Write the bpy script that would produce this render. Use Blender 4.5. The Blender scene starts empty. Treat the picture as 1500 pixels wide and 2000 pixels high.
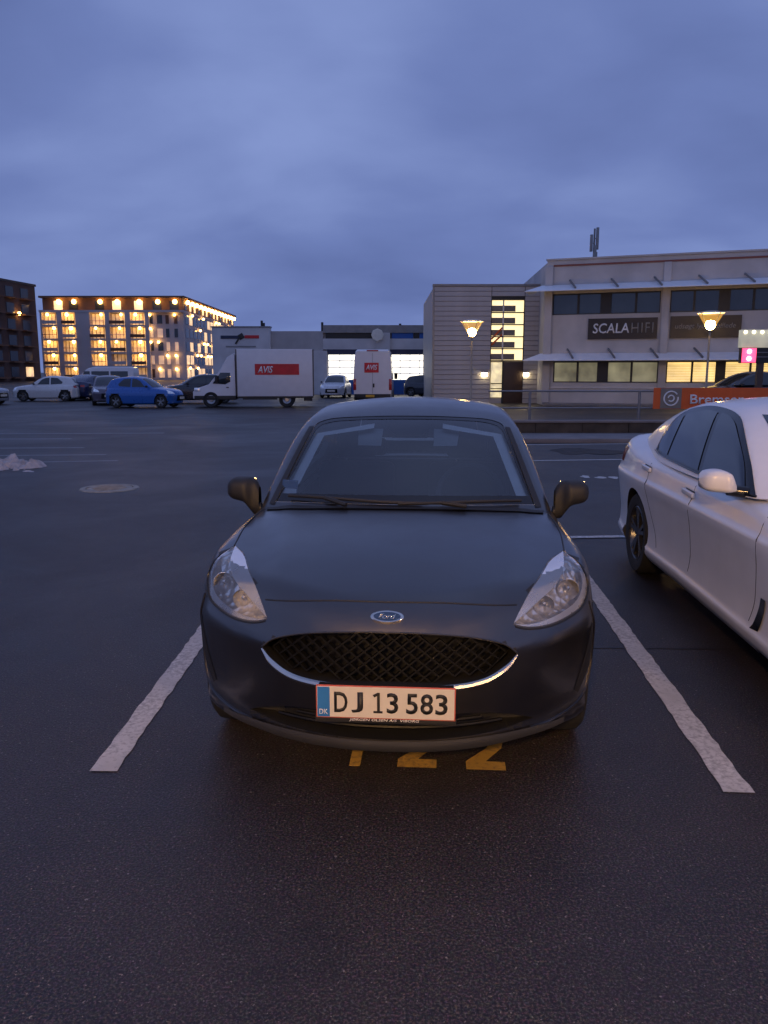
import bpy, bmesh, math, random
import numpy as np
from mathutils import Vector, Matrix

R = math.radians
scene = bpy.context.scene
col = scene.collection

# ------------------------------------------------------------------ camera
cam = bpy.data.cameras.new('camera')
cam.sensor_fit = 'VERTICAL'; cam.sensor_height = 36.0; cam.lens = 28.08
cam.clip_start = 0.05; cam.clip_end = 4000
cam_o = bpy.data.objects.new('camera', cam); col.objects.link(cam_o)
cam_o.location = (0, 0, 1.64); cam_o.rotation_euler = (R(90 - 9.93), 0, 0)
scene.camera = cam_o

# ------------------------------------------------------------------ world: dusk overcast
world = bpy.data.worlds.new('World'); scene.world = world; world.use_nodes = True
nt = world.node_tree; nt.nodes.clear()
def N(t, kind, **kw):
    n = t.nodes.new(kind)
    for k, v in kw.items():
        if k.startswith('i_'):
            key = k[2:]
            n.inputs[int(key) if key.isdigit() else key.replace('_', ' ')].default_value = v
        else: setattr(n, k, v)
    return n
def ramp(t, fac, stops, interp='LINEAR'):
    r = t.nodes.new('ShaderNodeValToRGB'); cr = r.color_ramp; cr.interpolation = interp
    while len(cr.elements) < len(stops): cr.elements.new(0.5)
    for e, (p, c) in zip(cr.elements, stops):
        e.position = p; e.color = (c, c, c, 1) if isinstance(c, (int, float)) else (*c, 1)
    t.links.new(fac, r.inputs[0]); return r.outputs[0]
def mathn(t, op, a, b=None, clamp=False):
    m = t.nodes.new('ShaderNodeMath'); m.operation = op; m.use_clamp = clamp
    for i, v in enumerate((a, b)):
        if v is None: continue
        if isinstance(v, (int, float)): m.inputs[i].default_value = v
        else: t.links.new(v, m.inputs[i])
    return m.outputs[0]
def mixc(t, fac, a, b, blend='MIX'):
    m = t.nodes.new('ShaderNodeMix'); m.data_type = 'RGBA'; m.blend_type = blend
    for s, v in ((m.inputs[0], fac), (m.inputs[6], a), (m.inputs[7], b)):
        if isinstance(v, (int, float)): s.default_value = v
        elif isinstance(v, tuple): s.default_value = (*v, 1) if len(v) == 3 else v
        else: t.links.new(v, s)
    return m.outputs[2]
tc = N(nt, 'ShaderNodeTexCoord')
sep = N(nt, 'ShaderNodeSeparateXYZ'); nt.links.new(tc.outputs['Generated'], sep.inputs[0])
zz = mathn(nt, 'ADD', mathn(nt, 'MAXIMUM', sep.outputs[2], 0.0), 0.35)
cx = mathn(nt, 'DIVIDE', sep.outputs[0], zz); cy = mathn(nt, 'DIVIDE', sep.outputs[1], zz)
comb = N(nt, 'ShaderNodeCombineXYZ'); nt.links.new(cx, comb.inputs[0]); nt.links.new(cy, comb.inputs[1])
mp = N(nt, 'ShaderNodeMapping'); mp.inputs['Rotation'].default_value = (0, 0, R(28)); mp.inputs['Scale'].default_value = (0.75, 1.0, 1); mp.inputs['Location'].default_value = (3.1, 1.7, 0)
nt.links.new(comb.outputs[0], mp.inputs[0])
n1 = N(nt, 'ShaderNodeTexNoise', i_Scale=1.5, i_Detail=3.0, i_Roughness=0.45, i_Distortion=0.5); nt.links.new(mp.outputs[0], n1.inputs['Vector'])
n2 = N(nt, 'ShaderNodeTexNoise', i_Scale=3.4, i_Detail=5.0, i_Roughness=0.5, i_Distortion=0.3); nt.links.new(mp.outputs[0], n2.inputs['Vector'])
cl = mathn(nt, 'ADD', mathn(nt, 'MULTIPLY', n1.outputs[0], 0.74), mathn(nt, 'MULTIPLY', n2.outputs[0], 0.26))
skyc = ramp(nt, cl, [(0.32, (0.099, 0.141, 0.340)), (0.50, (0.152, 0.210, 0.470)), (0.66, (0.228, 0.303, 0.605))])
bg = N(nt, 'ShaderNodeBackground', i_Strength=1.0); nt.links.new(skyc, bg.inputs[0])
wo = N(nt, 'ShaderNodeOutputWorld'); nt.links.new(bg.outputs[0], wo.inputs[0])

# what is left of the daylight behind the overcast: one very soft, weak sun
sun = bpy.data.lights.new('sun', 'SUN'); sun.energy = 0.25; sun.angle = R(150); sun.color = (0.46, 0.60, 1.0)
sun_o = bpy.data.objects.new('sun', sun); col.objects.link(sun_o); sun_o.rotation_euler = (R(18), R(-6), 0)

vs = scene.view_settings
scene.display_settings.display_device = 'sRGB'
vs.view_transform = 'Standard'; vs.look = 'None'; vs.exposure = 0.0; vs.gamma = 1.0; vs.use_curve_mapping = False
scene.cycles.use_denoising = True
scene.cycles.max_bounces = 8; scene.cycles.transparent_max_bounces = 16
scene.cycles.sample_clamp_indirect = 4.0
scene.cycles.caustics_reflective = False; scene.cycles.caustics_refractive = False

# ------------------------------------------------------------------ materials
def newmat(name):
    m = bpy.data.materials.new(name); m.use_nodes = True
    t = m.node_tree; b = t.nodes['Principled BSDF']
    return m, t, b
def objco(t, scale=(1, 1, 1)):
    c = t.nodes.new('ShaderNodeTexCoord'); mpn = t.nodes.new('ShaderNodeMapping'); mpn.inputs['Scale'].default_value = scale
    t.links.new(c.outputs['Object'], mpn.inputs[0]); return mpn.outputs[0]
def noise(t, vec, scale, detail=3.0, rough=0.55, dist=0.0):
    n = N(t, 'ShaderNodeTexNoise', i_Scale=scale, i_Detail=detail, i_Roughness=rough, i_Distortion=dist); t.links.new(vec, n.inputs['Vector']); return n.outputs[0]
def bump(t, b, h, strength=0.2, dist=0.01):
    bn = N(t, 'ShaderNodeBump', i_Strength=strength, i_Distance=dist); t.links.new(h, bn.inputs['Height']); t.links.new(bn.outputs[0], b.inputs['Normal'])
def mat(name, color, rough=0.5, metal=0.0, coat=0.0, coat_rough=0.03, spec=0.5, var=0.12, vscale=3.0, bmp=0.0):
    """plain surface with a little uneven tone and wear"""
    m, t, b = newmat(name)
    v = objco(t); n = noise(t, v, vscale, 4)
    f = ramp(t, n, [(0.3, 1.0 - var), (0.7, 1.0 + var)])
    t.links.new(mixc(t, 1.0, tuple(color), f, 'MULTIPLY'), b.inputs['Base Color'])
    rr = ramp(t, noise(t, v, vscale * 2.3, 3), [(0.3, max(0.0, rough - 0.05)), (0.7, min(1.0, rough + 0.05))])
    t.links.new(rr, b.inputs['Roughness'])
    b.inputs['Metallic'].default_value = metal; b.inputs['Specular IOR Level'].default_value = spec
    b.inputs['Coat Weight'].default_value = coat; b.inputs['Coat Roughness'].default_value = coat_rough
    if bmp: bump(t, b, noise(t, v, vscale * 14, 3), bmp, 0.004)
    return m
def emat(name, color, strength, base=(0.8, 0.8, 0.8), var=0.0, vscale=1.0):
    m, t, b = newmat(name)
    b.inputs['Base Color'].default_value = (*base, 1); b.inputs['Emission Color'].default_value = (*color, 1); b.inputs['Emission Strength'].default_value = strength
    if var:
        n = noise(t, objco(t), vscale, 3)
        t.links.new(ramp(t, n, [(0.3, strength * (1 - var)), (0.7, 1.0 * strength * (1 + var))]), b.inputs['Emission Strength'])
    return m
def glassmat(name, tint=(0.75, 0.8, 0.82), ior=1.5, rough=0.02, haze=0.0, hazecol=(0.4, 0.45, 0.5)):
    m = bpy.data.materials.new(name); m.use_nodes = True; t = m.node_tree; t.nodes.clear()
    fr = N(t, 'ShaderNodeFresnel', i_IOR=ior); tr = N(t, 'ShaderNodeBsdfTransparent'); tr.inputs[0].default_value = (*tint, 1)
    gl = N(t, 'ShaderNodeBsdfGlossy', i_Roughness=rough); gl.inputs[0].default_value = (1, 1, 1, 1)
    base = tr.outputs[0]
    if haze:
        df = N(t, 'ShaderNodeBsdfDiffuse'); df.inputs[0].default_value = (*hazecol, 1)
        hm = N(t, 'ShaderNodeMixShader'); 
        t.links.new(ramp(t, noise(t, objco(t), 2.5, 4), [(0.3, haze * 0.7), (0.7, haze * 1.3)]), hm.inputs[0])
        t.links.new(base, hm.inputs[1]); t.links.new(df.outputs[0], hm.inputs[2]); base = hm.outputs[0]
    mx = N(t, 'ShaderNodeMixShader'); t.links.new(fr.outputs[0], mx.inputs[0]); t.links.new(base, mx.inputs[1]); t.links.new(gl.outputs[0], mx.inputs[2])
    o = N(t, 'ShaderNodeOutputMaterial'); t.links.new(mx.outputs[0], o.inputs[0]); return m

def asphalt_mat():
    m, t, b = newmat('asphalt')
    v = objco(t)
    big = noise(t, v, 0.35, 5, 0.6, 0.5); fine = noise(t, v, 125, 3, 0.75); mid = noise(t, v, 6, 4, 0.6)
    agg = N(t, 'ShaderNodeTexVoronoi', i_Scale=95.0); t.links.new(v, agg.inputs['Vector'])
    basec = ramp(t, fine, [(0.36, (0.0034, 0.0026, 0.0027)), (0.50, (0.021, 0.0165, 0.0165)), (0.65, (0.105, 0.084, 0.082))])
    c1 = mixc(t, 1.0, basec, ramp(t, big, [(0.3, 0.62), (0.7, 1.3)]), 'MULTIPLY')
    c2 = mixc(t, 1.0, c1, ramp(t, mid, [(0.3, 0.85), (0.7, 1.12)]), 'MULTIPLY')
    cn = N(t, 'ShaderNodeTexNoise', i_Scale=85.0, i_Detail=2.0); t.links.new(v, cn.inputs['Vector'])
    c2 = mixc(t, 0.75, c2, mixc(t, 1.0, c2, mixc(t, 1.0, cn.outputs['Color'], (2.0, 2.0, 2.0), 'MULTIPLY'), 'MULTIPLY'))
    sp = noise(t, v, 75, 2, 0.5)
    chips = ramp(t, sp, [(0.68, 0.0), (0.71, 1.0)])
    c3 = mixc(t, mathn(t, 'MULTIPLY', chips, 0.45), c2, (0.42, 0.37, 0.33))
    damp = ramp(t, noise(t, v, 0.55, 6, 0.62, 1.2), [(0.54, 0.0), (0.62, 1.0)])
    c3 = mixc(t, mathn(t, 'MULTIPLY', damp, 0.45), c3, mixc(t, 1.0, c3, (0.35, 0.34, 0.34), 'MULTIPLY'))
    t.links.new(c3, b.inputs['Base Color'])
    rg = mathn(t, 'SUBTRACT', ramp(t, big, [(0.35, 0.44), (0.65, 0.60)]), mathn(t, 'MULTIPLY', damp, 0.03)); t.links.new(rg, b.inputs['Roughness'])
    b.inputs['Specular IOR Level'].default_value = 0.5
    h = mathn(t, 'ADD', agg.outputs['Distance'], mathn(t, 'MULTIPLY', fine, 0.8))
    bump(t, b, h, 0.28, 0.005)
    return m
def paint_mat(name, color, wear=0.5):
    m, t, b = newmat(name)
    v = objco(t); n = noise(t, v, 38, 4, 0.7); n2 = noise(t, v, 3.0, 3)
    w = mathn(t, 'MULTIPLY', ramp(t, mathn(t, 'ADD', mathn(t, 'MULTIPLY', n, 0.65), mathn(t, 'MULTIPLY', n2, 0.35)), [(0.47, 0.0), (0.60, 1.0)]), wear)
    c = mixc(t, w, mixc(t, 1.0, tuple(color), ramp(t, n2, [(0.3, 0.68), (0.7, 1.05)]), 'MULTIPLY'), (0.07, 0.065, 0.065))
    t.links.new(c, b.inputs['Base Color']); b.inputs['Roughness'].default_value = 0.65; bump(t, b, n, 0.3, 0.003)
    return m

# ------------------------------------------------------------------ mesh builder
class MB:
    def __init__(s): s.v = []; s.f = []
    def add(s, vs_, fs):
        o = len(s.v); s.v += [tuple(p) for p in vs_]; s.f += [tuple(i + o for i in q) for q in fs]; return s
    def box(s, x0, x1, y0, y1, z0, z1):
        return s.add([(x, y, z) for z in (z0, z1) for y in (y0, y1) for x in (x0, x1)],
                     [(0, 2, 3, 1), (4, 5, 7, 6), (0, 1, 5, 4), (2, 6, 7, 3), (0, 4, 6, 2), (1, 3, 7, 5)])
    def obox(s, c, ax, ay, az):       # oriented box: centre and three half vectors
        c = Vector(c); ax = Vector(ax); ay = Vector(ay); az = Vector(az)
        return s.add([c + i * ax + j * ay + k * az for k in (-1, 1) for j in (-1, 1) for i in (-1, 1)],
                     [(0, 2, 3, 1), (4, 5, 7, 6), (0, 1, 5, 4), (2, 6, 7, 3), (0, 4, 6, 2), (1, 3, 7, 5)])
    def bar(s, a, b, w, h=None):
        a = Vector(a); b = Vector(b); d = (b - a); h = h or w
        u = Vector((0, 0, 1)) if abs(d.normalized().z) < 0.95 else Vector((0, 1, 0))
        sx = d.cross(u).normalized(); sy = sx.cross(d).normalized()
        return s.obox((a + b) / 2, d / 2, sx * w / 2, sy * h / 2)
    def tube(s, pts, r, n=8, closed=False, caps=True):
        pts = [Vector(p) for p in pts]; m = len(pts); rr = r if hasattr(r, '__len__') else [r] * m
        up = None; rings = []
        for i in range(m):
            if closed: d = pts[(i + 1) % m] - pts[i - 1]
            else: d = pts[min(i + 1, m - 1)] - pts[max(i - 1, 0)]
            d.normalize()
            if up is None: up = Vector((0, 0, 1)) if abs(d.z) < 0.9 else Vector((1, 0, 0))
            sx = d.cross(up).normalized(); up = sx.cross(d).normalized()
            rings.append([pts[i] + (sx * math.cos(2 * math.pi * k / n) + up * math.sin(2 * math.pi * k / n)) * rr[i] for k in range(n)])
        vs_ = [p for q in rings for p in q]; fs = []
        for i in range(m if closed else m - 1):
            j = (i + 1) % m
            fs += [(i * n + k, i * n + (k + 1) % n, j * n + (k + 1) % n, j * n + k) for k in range(n)]
        if caps and not closed: fs += [tuple(range(n - 1, -1, -1)), tuple((m - 1) * n + k for k in range(n))]
        return s.add(vs_, fs)
    def lathe(s, prof, n=24, c=(0, 0, 0), axis='z'):
        vs_ = []
        for r, h in prof:
            for k in range(n):
                a = 2 * math.pi * k / n; p = (r * math.cos(a), r * math.sin(a), h)
                if axis == 'x': p = (h, p[0], p[1])
                if axis == 'y': p = (p[0], h, p[1])
                vs_.append((p[0] + c[0], p[1] + c[1], p[2] + c[2]))
        fs = [(i * n + k, i * n + (k + 1) % n, (i + 1) * n + (k + 1) % n, (i + 1) * n + k) for i in range(len(prof) - 1) for k in range(n)]
        return s.add(vs_, fs)
    def prism(s, poly, a, b, axis='y'):   # 2D outline extruded along an axis
        m = len(poly)
        def P(u, w, h): return {'y': (u, h, w), 'x': (h, u, w), 'z': (u, w, h)}[axis]
        vs_ = [P(u, w, a) for u, w in poly] + [P(u, w, b) for u, w in poly]
        return s.add(vs_, [tuple(range(m)), tuple(range(2 * m - 1, m - 1, -1))] + [(k, k + m, (k + 1) % m + m, (k + 1) % m) for k in range(m)])
    def grid(s, P):
        P = np.asarray(P); a, b = P.shape[:2]
        return s.add([tuple(p) for p in P.reshape(-1, 3)], [(i * b + j, i * b + j + 1, (i + 1) * b + j + 1, (i + 1) * b + j) for i in range(a - 1) for j in range(b - 1)])
    def mesh(s, name):
        me = bpy.data.meshes.new(name); me.from_pydata(s.v, [], s.f); me.validate(); 
        bm = bmesh.new(); bm.from_mesh(me); bmesh.ops.recalc_face_normals(bm, faces=bm.faces); bm.to_mesh(me); bm.free(); return me
    def build(s, name, m, parent=None, smooth=False, bevel=0.0, seg=2, loc=None):
        me = s.mesh(name)
        if bevel:
            bm = bmesh.new(); bm.from_mesh(me)
            bmesh.ops.bevel(bm, geom=[e for e in bm.edges if len(e.link_faces) == 2 and e.calc_face_angle(0) > 0.4], offset=bevel, segments=seg, profile=0.6, affect='EDGES', clamp_overlap=True)
            bm.to_mesh(me); bm.free()
        return link(name, me, m, parent, smooth or bevel > 0, loc)
def link(name, me, m, parent=None, smooth=False, loc=None):
    if m is not None: me.materials.clear(); me.materials.append(m)
    o = bpy.data.objects.new(name, me); col.objects.link(o); o.parent = parent
    if loc: o.location = loc
    if smooth:
        for p in me.polygons: p.use_smooth = True
        try: me.set_sharp_from_angle(angle=R(38))
        except Exception: pass
    return o
def tag(o, label=None, cat=None, group=None, kind=None):
    if label: o['label'] = label
    if cat: o['category'] = cat
    if group: o['group'] = group
    if kind: o['kind'] = kind
    return o
def empty(name, loc=(0, 0, 0), rz=0.0, label=None, cat=None, group=None):
    o = bpy.data.objects.new(name, None); col.objects.link(o); o.location = loc; o.rotation_euler = (0, 0, rz); o.empty_display_size = 0.3
    return tag(o, label, cat, group)
def copy_tree(o, parent=None):
    c = o.copy(); col.objects.link(c); c.parent = parent
    for ch in list(o.children): copy_tree(ch, c)
    return c
def text(name, body, width, height, m, parent, origin, right, up, bold=0.0, shear=0.0, extrude=0.002, space=1.0):
    """lettering: flat raised glyphs; origin = lower left corner, right/up = directions"""
    cu = bpy.data.curves.new(name, 'FONT'); cu.body = body; cu.size = 1.0; cu.offset = bold; cu.shear = shear; cu.space_character = space; cu.extrude = 0.0; cu.resolution_u = 3
    tmp = bpy.data.objects.new(name + '_tmp', cu); col.objects.link(tmp)
    dg = bpy.context.evaluated_depsgraph_get(); me = bpy.data.meshes.new_from_object(tmp.evaluated_get(dg))
    bpy.data.objects.remove(tmp); bpy.data.curves.remove(cu)
    co = np.zeros(len(me.vertices) * 3); me.vertices.foreach_get('co', co); co = co.reshape(-1, 3)
    lo = co.min(0); hi = co.max(0); r = Vector(right).normalized(); u = Vector(up).normalized(); n = r.cross(u)
    q = (co - lo) / np.maximum(hi - lo, 1e-6)
    out = np.array(origin)[None] + q[:, :1] * width * np.array(r) + q[:, 1:2] * height * np.array(u)
    bm = bmesh.new(); me.vertices.foreach_set('co', out.astype(np.float32).ravel()); bm.from_mesh(me)
    if extrude:
        g = bmesh.ops.extrude_face_region(bm, geom=bm.faces[:]); vs_ = [e for e in g['geom'] if isinstance(e, bmesh.types.BMVert)]
        bmesh.ops.translate(bm, vec=n * extrude, verts=vs_); bmesh.ops.recalc_face_normals(bm, faces=bm.faces)
    bm.to_mesh(me); bm.free(); me.name = name
    return link(name, me, m, parent)

# ------------------------------------------------------------------ smooth body surfaces
#CARFN
def curve(pts):
    xs = np.array([p[0] for p in pts], float); ys = np.array([p[1] for p in pts], float)
    h = np.diff(xs); d = np.diff(ys) / h; m = np.zeros_like(xs)
    m[0] = d[0]; m[-1] = d[-1]
    for i in range(1, len(xs) - 1):
        if d[i - 1] * d[i] > 0:
            w1 = 2 * h[i] + h[i - 1]; w2 = h[i] + 2 * h[i - 1]; m[i] = (w1 + w2) / (w1 / d[i - 1] + w2 / d[i])
    def f(x):
        x = np.asarray(x, float); i = np.clip(np.searchsorted(xs, x) - 1, 0, len(h) - 1)
        t = (x - xs[i]) / h[i]; tc_ = np.clip(t, 0, 1)
        a = (2 * tc_**3 - 3 * tc_**2 + 1) * ys[i] + (tc_**3 - 2 * tc_**2 + tc_) * h[i] * m[i] + (-2 * tc_**3 + 3 * tc_**2) * ys[i + 1] + (tc_**3 - tc_**2) * h[i] * m[i + 1]
        return a + np.where(t < 0, (t) * h[i] * m[0], 0) + np.where(t > 1, (t - 1) * h[i] * m[-1], 0)
    return f
def smax(a, b, k):
    h = np.clip(0.5 + 0.5 * (a - b) / k, 0, 1); return b * (1 - h) + a * h + k * h * (1 - h)
def smoothstep(a, b, x):
    t = np.clip((x - a) / (b - a), 0, 1); return t * t * (3 - 2 * t)
def cast(f, o, d, tmax, n=240):
    """first outside-to-inside crossing along rays (vectorised)"""
    o = np.asarray(o, float).reshape(-1, 3); d = np.broadcast_to(np.asarray(d, float), o.shape)
    lo = np.zeros(len(o)); found = np.zeros(len(o), bool); hi = np.full(len(o), float(tmax))
    for i in range(1, n + 1):
        t = tmax * i / n; p = o + d * t; ins = f(p[:, 0], p[:, 1], p[:, 2]) < 0
        new = ins & ~found; hi[new] = t; lo[new] = tmax * (i - 1) / n; found |= ins
    for _ in range(30):
        mid = (lo + hi) / 2; p = o + d * mid[:, None]; ins = f(p[:, 0], p[:, 1], p[:, 2]) < 0
        hi = np.where(ins, mid, hi); lo = np.where(ins, lo, mid)
    return o + d * hi[:, None]
def grad(f, P):
    e = 0.003; x, y, z = P[:, 0], P[:, 1], P[:, 2]
    g = np.stack([f(x + e, y, z) - f(x - e, y, z), f(x, y + e, z) - f(x, y - e, z), f(x, y, z + e) - f(x, y, z - e)], 1)
    return g / np.maximum(np.linalg.norm(g, axis=1, keepdims=True), 1e-9)
# grey hatchback (hero car), y runs from its front bumper to the rear
H_nose = curve([(.15, .16), (.20, .075), (.235, .045), (.28, .05), (.36, .035), (.44, .018), (.52, .005), (.595, .0), (.625, .008), (.66, .030), (.72, .066), (.78, .105), (.86, .16), (.95, .22)])
H_sw = curve([(0, 0), (.12, .006), (.25, .03), (.40, .085), (.52, .155), (.64, .240), (.74, .340), (.81, .43), (.855, .53), (.88, .69), (.90, 1.1)])
H_top = curve([(-.1, .66), (.0, .722), (.05, .748), (.10, .772), (.16, .796), (.24, .822), (.36, .852), (.5, .882), (.7, .915), (.9, .942), (1.15, .970), (1.4, .985), (2.0, .985), (3.4, 1.0), (4.1, .98)])
H_sz = curve([(.12, .83), (.18, .858), (.25, .868), (.35, .872), (.45, .874), (.58, .875), (.70, .867), (.78, .850), (.86, .824), (.92, .795), (1.0, .74)])
H_sy = curve([(.0, .0), (.8, .0), (1.3, -.012), (2.2, -.012), (3.0, .0), (3.4, -.005), (3.8, -.06), (4.05, -.14)])
def hatch_body(x, y, z):
    ax = np.abs(x); e = .01
    sl = (H_sw(ax + e) - H_sw(ax - e)) / (2 * e)
    dent = .014 * np.exp(-((ax - .70) / .13)**2 - ((z - .46) / .16)**2)
    nose = (H_nose(z) + H_sw(ax) + dent - y) / np.sqrt(1 + sl**2)
    side = ax - (H_sz(z) + H_sy(y))
    crown = .034 * (ax / .72)**2 + .012 * smoothstep(.0, 1.0, (ax - (.40 + .14 * np.clip(y, 0, 1.3))) / .12)
    top = (z - (H_top(y) - crown)) * .96
    bot = np.where(y < .6, .215 - .045 * smoothstep(.22, .5, y), .17) - z
    rear = y - (4.03 - .16 * (ax / .8)**4 - .12 * np.clip((z - .75) / .3, 0, 1))
    f = smax(nose, side, .065); f = smax(f, top, .06); f = smax(f, bot, .035); return smax(f, rear, .14)
H_ws = curve([(.85, .955), (.977, 1.155), (1.10, 1.352), (1.25, 1.60), (1.36, 1.81), (1.40, 1.90), (1.46, 2.08)])
H_roof = curve([(1.5, 1.28), (1.7, 1.36), (1.9, 1.412), (2.1, 1.450), (2.4, 1.478), (2.7, 1.476), (3.1, 1.45), (3.5, 1.40), (3.9, 1.33)])
H_gs = curve([(.84, .795), (.95, .762), (1.05, .735), (1.2, .688), (1.35, .628), (1.45, .575)])
H_gy = curve([(1.0, .0), (2.4, .0), (3.0, -.02), (3.6, -.09), (4.0, -.16)])
def hatch_cabin(x, y, z):
    ax = np.abs(x)
    ws = (H_ws(z) + .33 * ax**2 + .12 * ax**4 - y) * .52
    side = (ax - (H_gs(z) + H_gy(y))) * .93
    roof = z - (H_roof(y) - .05 * (ax / .56)**2)
    back = (y - (3.98 - .75 * np.clip(z - .98, -.1, 1) - .12 * ax**2)) * .8
    f = smax(ws, side, .05); f = smax(f, roof, .07); f = smax(f, back, .10); return smax(f, .90 - z, .02)
# white saloon beside it
S_nose = curve([(.15, .12), (.22, .05), (.35, .02), (.55, .0), (.68, .02), (.80, .08), (.95, .2)])
S_sw = curve([(0, 0), (.3, .03), (.6, .12), (.8, .28), (.88, .46), (.925, .75), (.95, 1.2)])
S_top = curve([(-.1, .66), (.0, .715), (.1, .77), (.3, .825), (.7, .89), (1.2, .955), (1.5, .99), (2.2, 1.0), (3.4, 1.02), (4.0, 1.06), (4.5, 1.10), (4.8, 1.115), (5.0, 1.10)])
S_sz = curve([(.12, .83), (.19, .872), (.245, .907), (.285, .917), (.325, .897), (.42, .890), (.55, .903), (.68, .920), (.775, .936), (.790, .936), (.810, .920), (.86, .903), (.95, .880), (1.02, .848), (1.10, .79)])
S_sy = curve([(.0, .0), (.8, .0), (1.4, -.012), (2.6, -.012), (3.4, .0), (3.85, .006), (4.2, -.012), (4.6, -.06), (4.95, -.16)])
def saloon_body(x, y, z):
    ax = np.abs(x); e = .01
    sl = (S_sw(ax + e) - S_sw(ax - e)) / (2 * e)
    nose = (S_nose(z) + S_sw(ax) - y) / np.sqrt(1 + sl**2)
    side = ax - (S_sz(z) + S_sy(y))
    top = (z - (S_top(y) - .045 * (ax / .8)**2)) * .97
    bot = .185 - z
    rear = y - (4.94 - .20 * (ax / .85)**4 - .10 * np.clip((z - .8) / .3, 0, 1) - .10 * np.clip((.5 - z) / .3, 0, 1))
    f = smax(nose, side, .09); f = smax(f, top, .06); f = smax(f, bot, .03); return smax(f, rear, .12)
S_ws = curve([(.85, 1.10), (1.0, 1.38), (1.2, 1.76), (1.35, 2.08), (1.42, 2.28), (1.50, 2.6)])
S_roof = curve([(1.6, 1.16), (2.0, 1.345), (2.3, 1.43), (2.6, 1.468), (2.9, 1.478), (3.2, 1.468), (3.5, 1.432), (3.8, 1.37), (4.1, 1.285), (4.4, 1.175), (4.7, 1.04)])
S_gs = curve([(.84, .905), (.95, .872), (1.05, .832), (1.2, .763), (1.35, .683), (1.45, .62), (1.5, .58)])
S_gy = curve([(1.0, .0), (2.6, .0), (3.4, -.02), (4.0, -.08), (4.6, -.18)])
def saloon_cabin(x, y, z):
    ax = np.abs(x)
    ws = (S_ws(z) + .30 * ax**2 + .1 * ax**4 - y) * .5
    side = (ax - (S_gs(z) + S_gy(y))) * .92
    roof = (z - (S_roof(y) - .05 * (ax / .6)**2)) * .95
    f = smax(ws, side, .06); f = smax(f, roof, .07); return smax(f, .93 - z, .02)
#ENDFN
def capsule(f, ya, yb, zc, nphi, ncap, ncyl, nrear, rmax=2.6, level=0.0):
    """closed quad mesh of f = level, sampled by rays from an axis inside the body"""
    rings = []
    for k in range(1, ncap + 1): rings.append((ya, math.pi / 2 * k / ncap))
    for k in range(1, ncyl + 1): rings.append((ya + (yb - ya) * k / ncyl, math.pi / 2))
    for k in range(1, nrear): rings.append((yb, math.pi / 2 + math.pi / 2 * k / nrear))
    O = [(0, ya, zc)]; D = [(0, -1, 0)]
    for y, th in rings:
        for k in range(nphi):
            ph = 2 * math.pi * (k + .5) / nphi
            O.append((0, y, zc)); D.append((math.sin(th) * math.cos(ph), -math.cos(th), math.sin(th) * math.sin(ph)))
    O.append((0, yb, zc)); D.append((0, 1, 0)); O = np.array(O); D = np.array(D)
    lo = np.zeros(len(O)); hi = np.full(len(O), rmax)
    g = lambda t: (lambda p: f(p[:, 0], p[:, 1], p[:, 2]) - level)(O + D * t[:, None])
    for _ in range(40):
        mid = (lo + hi) / 2; ins = g(mid) < 0; lo = np.where(ins, mid, lo); hi = np.where(ins, hi, mid)
    V = O + D * hi[:, None]; F = []
    nr = len(rings)
    for k in range(nphi): F.append((0, 1 + (k + 1) % nphi, 1 + k))
    for i in range(nr - 1):
        for k in range(nphi): F.append((1 + i * nphi + k, 1 + i * nphi + (k + 1) % nphi, 1 + (i + 1) * nphi + (k + 1) % nphi, 1 + (i + 1) * nphi + k))
    last = len(V) - 1
    for k in range(nphi): F.append((last, 1 + (nr - 1) * nphi + k, 1 + (nr - 1) * nphi + (k + 1) % nphi))
    return V, F
def carve(name, V, F, cutter, f, mats, parent, levels=(0.0,), tol=4e-4, pick=None, use_self=False):
    """boolean difference body - cutter; skin keeps the exact smooth normals, cut walls are flat"""
    me = bpy.data.meshes.new(name); me.from_pydata([tuple(p) for p in V], [], F); 
    bm = bmesh.new(); bm.from_mesh(me); bmesh.ops.recalc_face_normals(bm, faces=bm.faces); bm.to_mesh(me); bm.free()
    a = bpy.data.objects.new(name, me); col.objects.link(a)
    if cutter is not None:
        cme = cutter.mesh('cut'); b = bpy.data.objects.new('cut', cme); col.objects.link(b)
        mod = a.modifiers.new('b', 'BOOLEAN'); mod.operation = 'DIFFERENCE'; mod.object = b; mod.solver = 'EXACT'; mod.use_self = use_self
        dg = bpy.context.evaluated_depsgraph_get(); me2 = bpy.data.meshes.new_from_object(a.evaluated_get(dg))
        bpy.data.objects.remove(b); bpy.data.meshes.remove(cme); a.modifiers.clear(); a.data = me2; bpy.data.meshes.remove(me); me = me2; me.name = name
    me.materials.clear()
    for m in mats: me.materials.append(m)
    nv = len(me.vertices); co = np.zeros(nv * 3); me.vertices.foreach_get('co', co); co = co.reshape(-1, 3)
    val = f(co[:, 0], co[:, 1], co[:, 2]); G = grad(f, co)
    on = [np.abs(val - l) < tol * (1 if l == 0 else 2) for l in levels]
    ln = []
    for p in me.polygons:
        vi = list(p.vertices); pn = np.array(p.normal); k = -1
        for li, o_ in enumerate(on):
            if all(o_[i] for i in vi) and abs(np.dot(pn, G[vi].mean(0))) > 0.6: k = li; break
        p.use_smooth = True
        if k >= 0:
            s = 1.0 if np.dot(pn, G[vi].mean(0)) > 0 else -1.0
            for i in vi: ln.append(tuple(G[i] * s))
            p.material_index = min(k, len(mats) - 1) if pick is None else pick(k, p)
        else:
            for i in vi: ln.append(tuple(pn))
            p.material_index = len(mats) - 1 if pick is None else pick(-1, p)
    me.normals_split_custom_set(ln)
    a.parent = parent; return a
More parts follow.
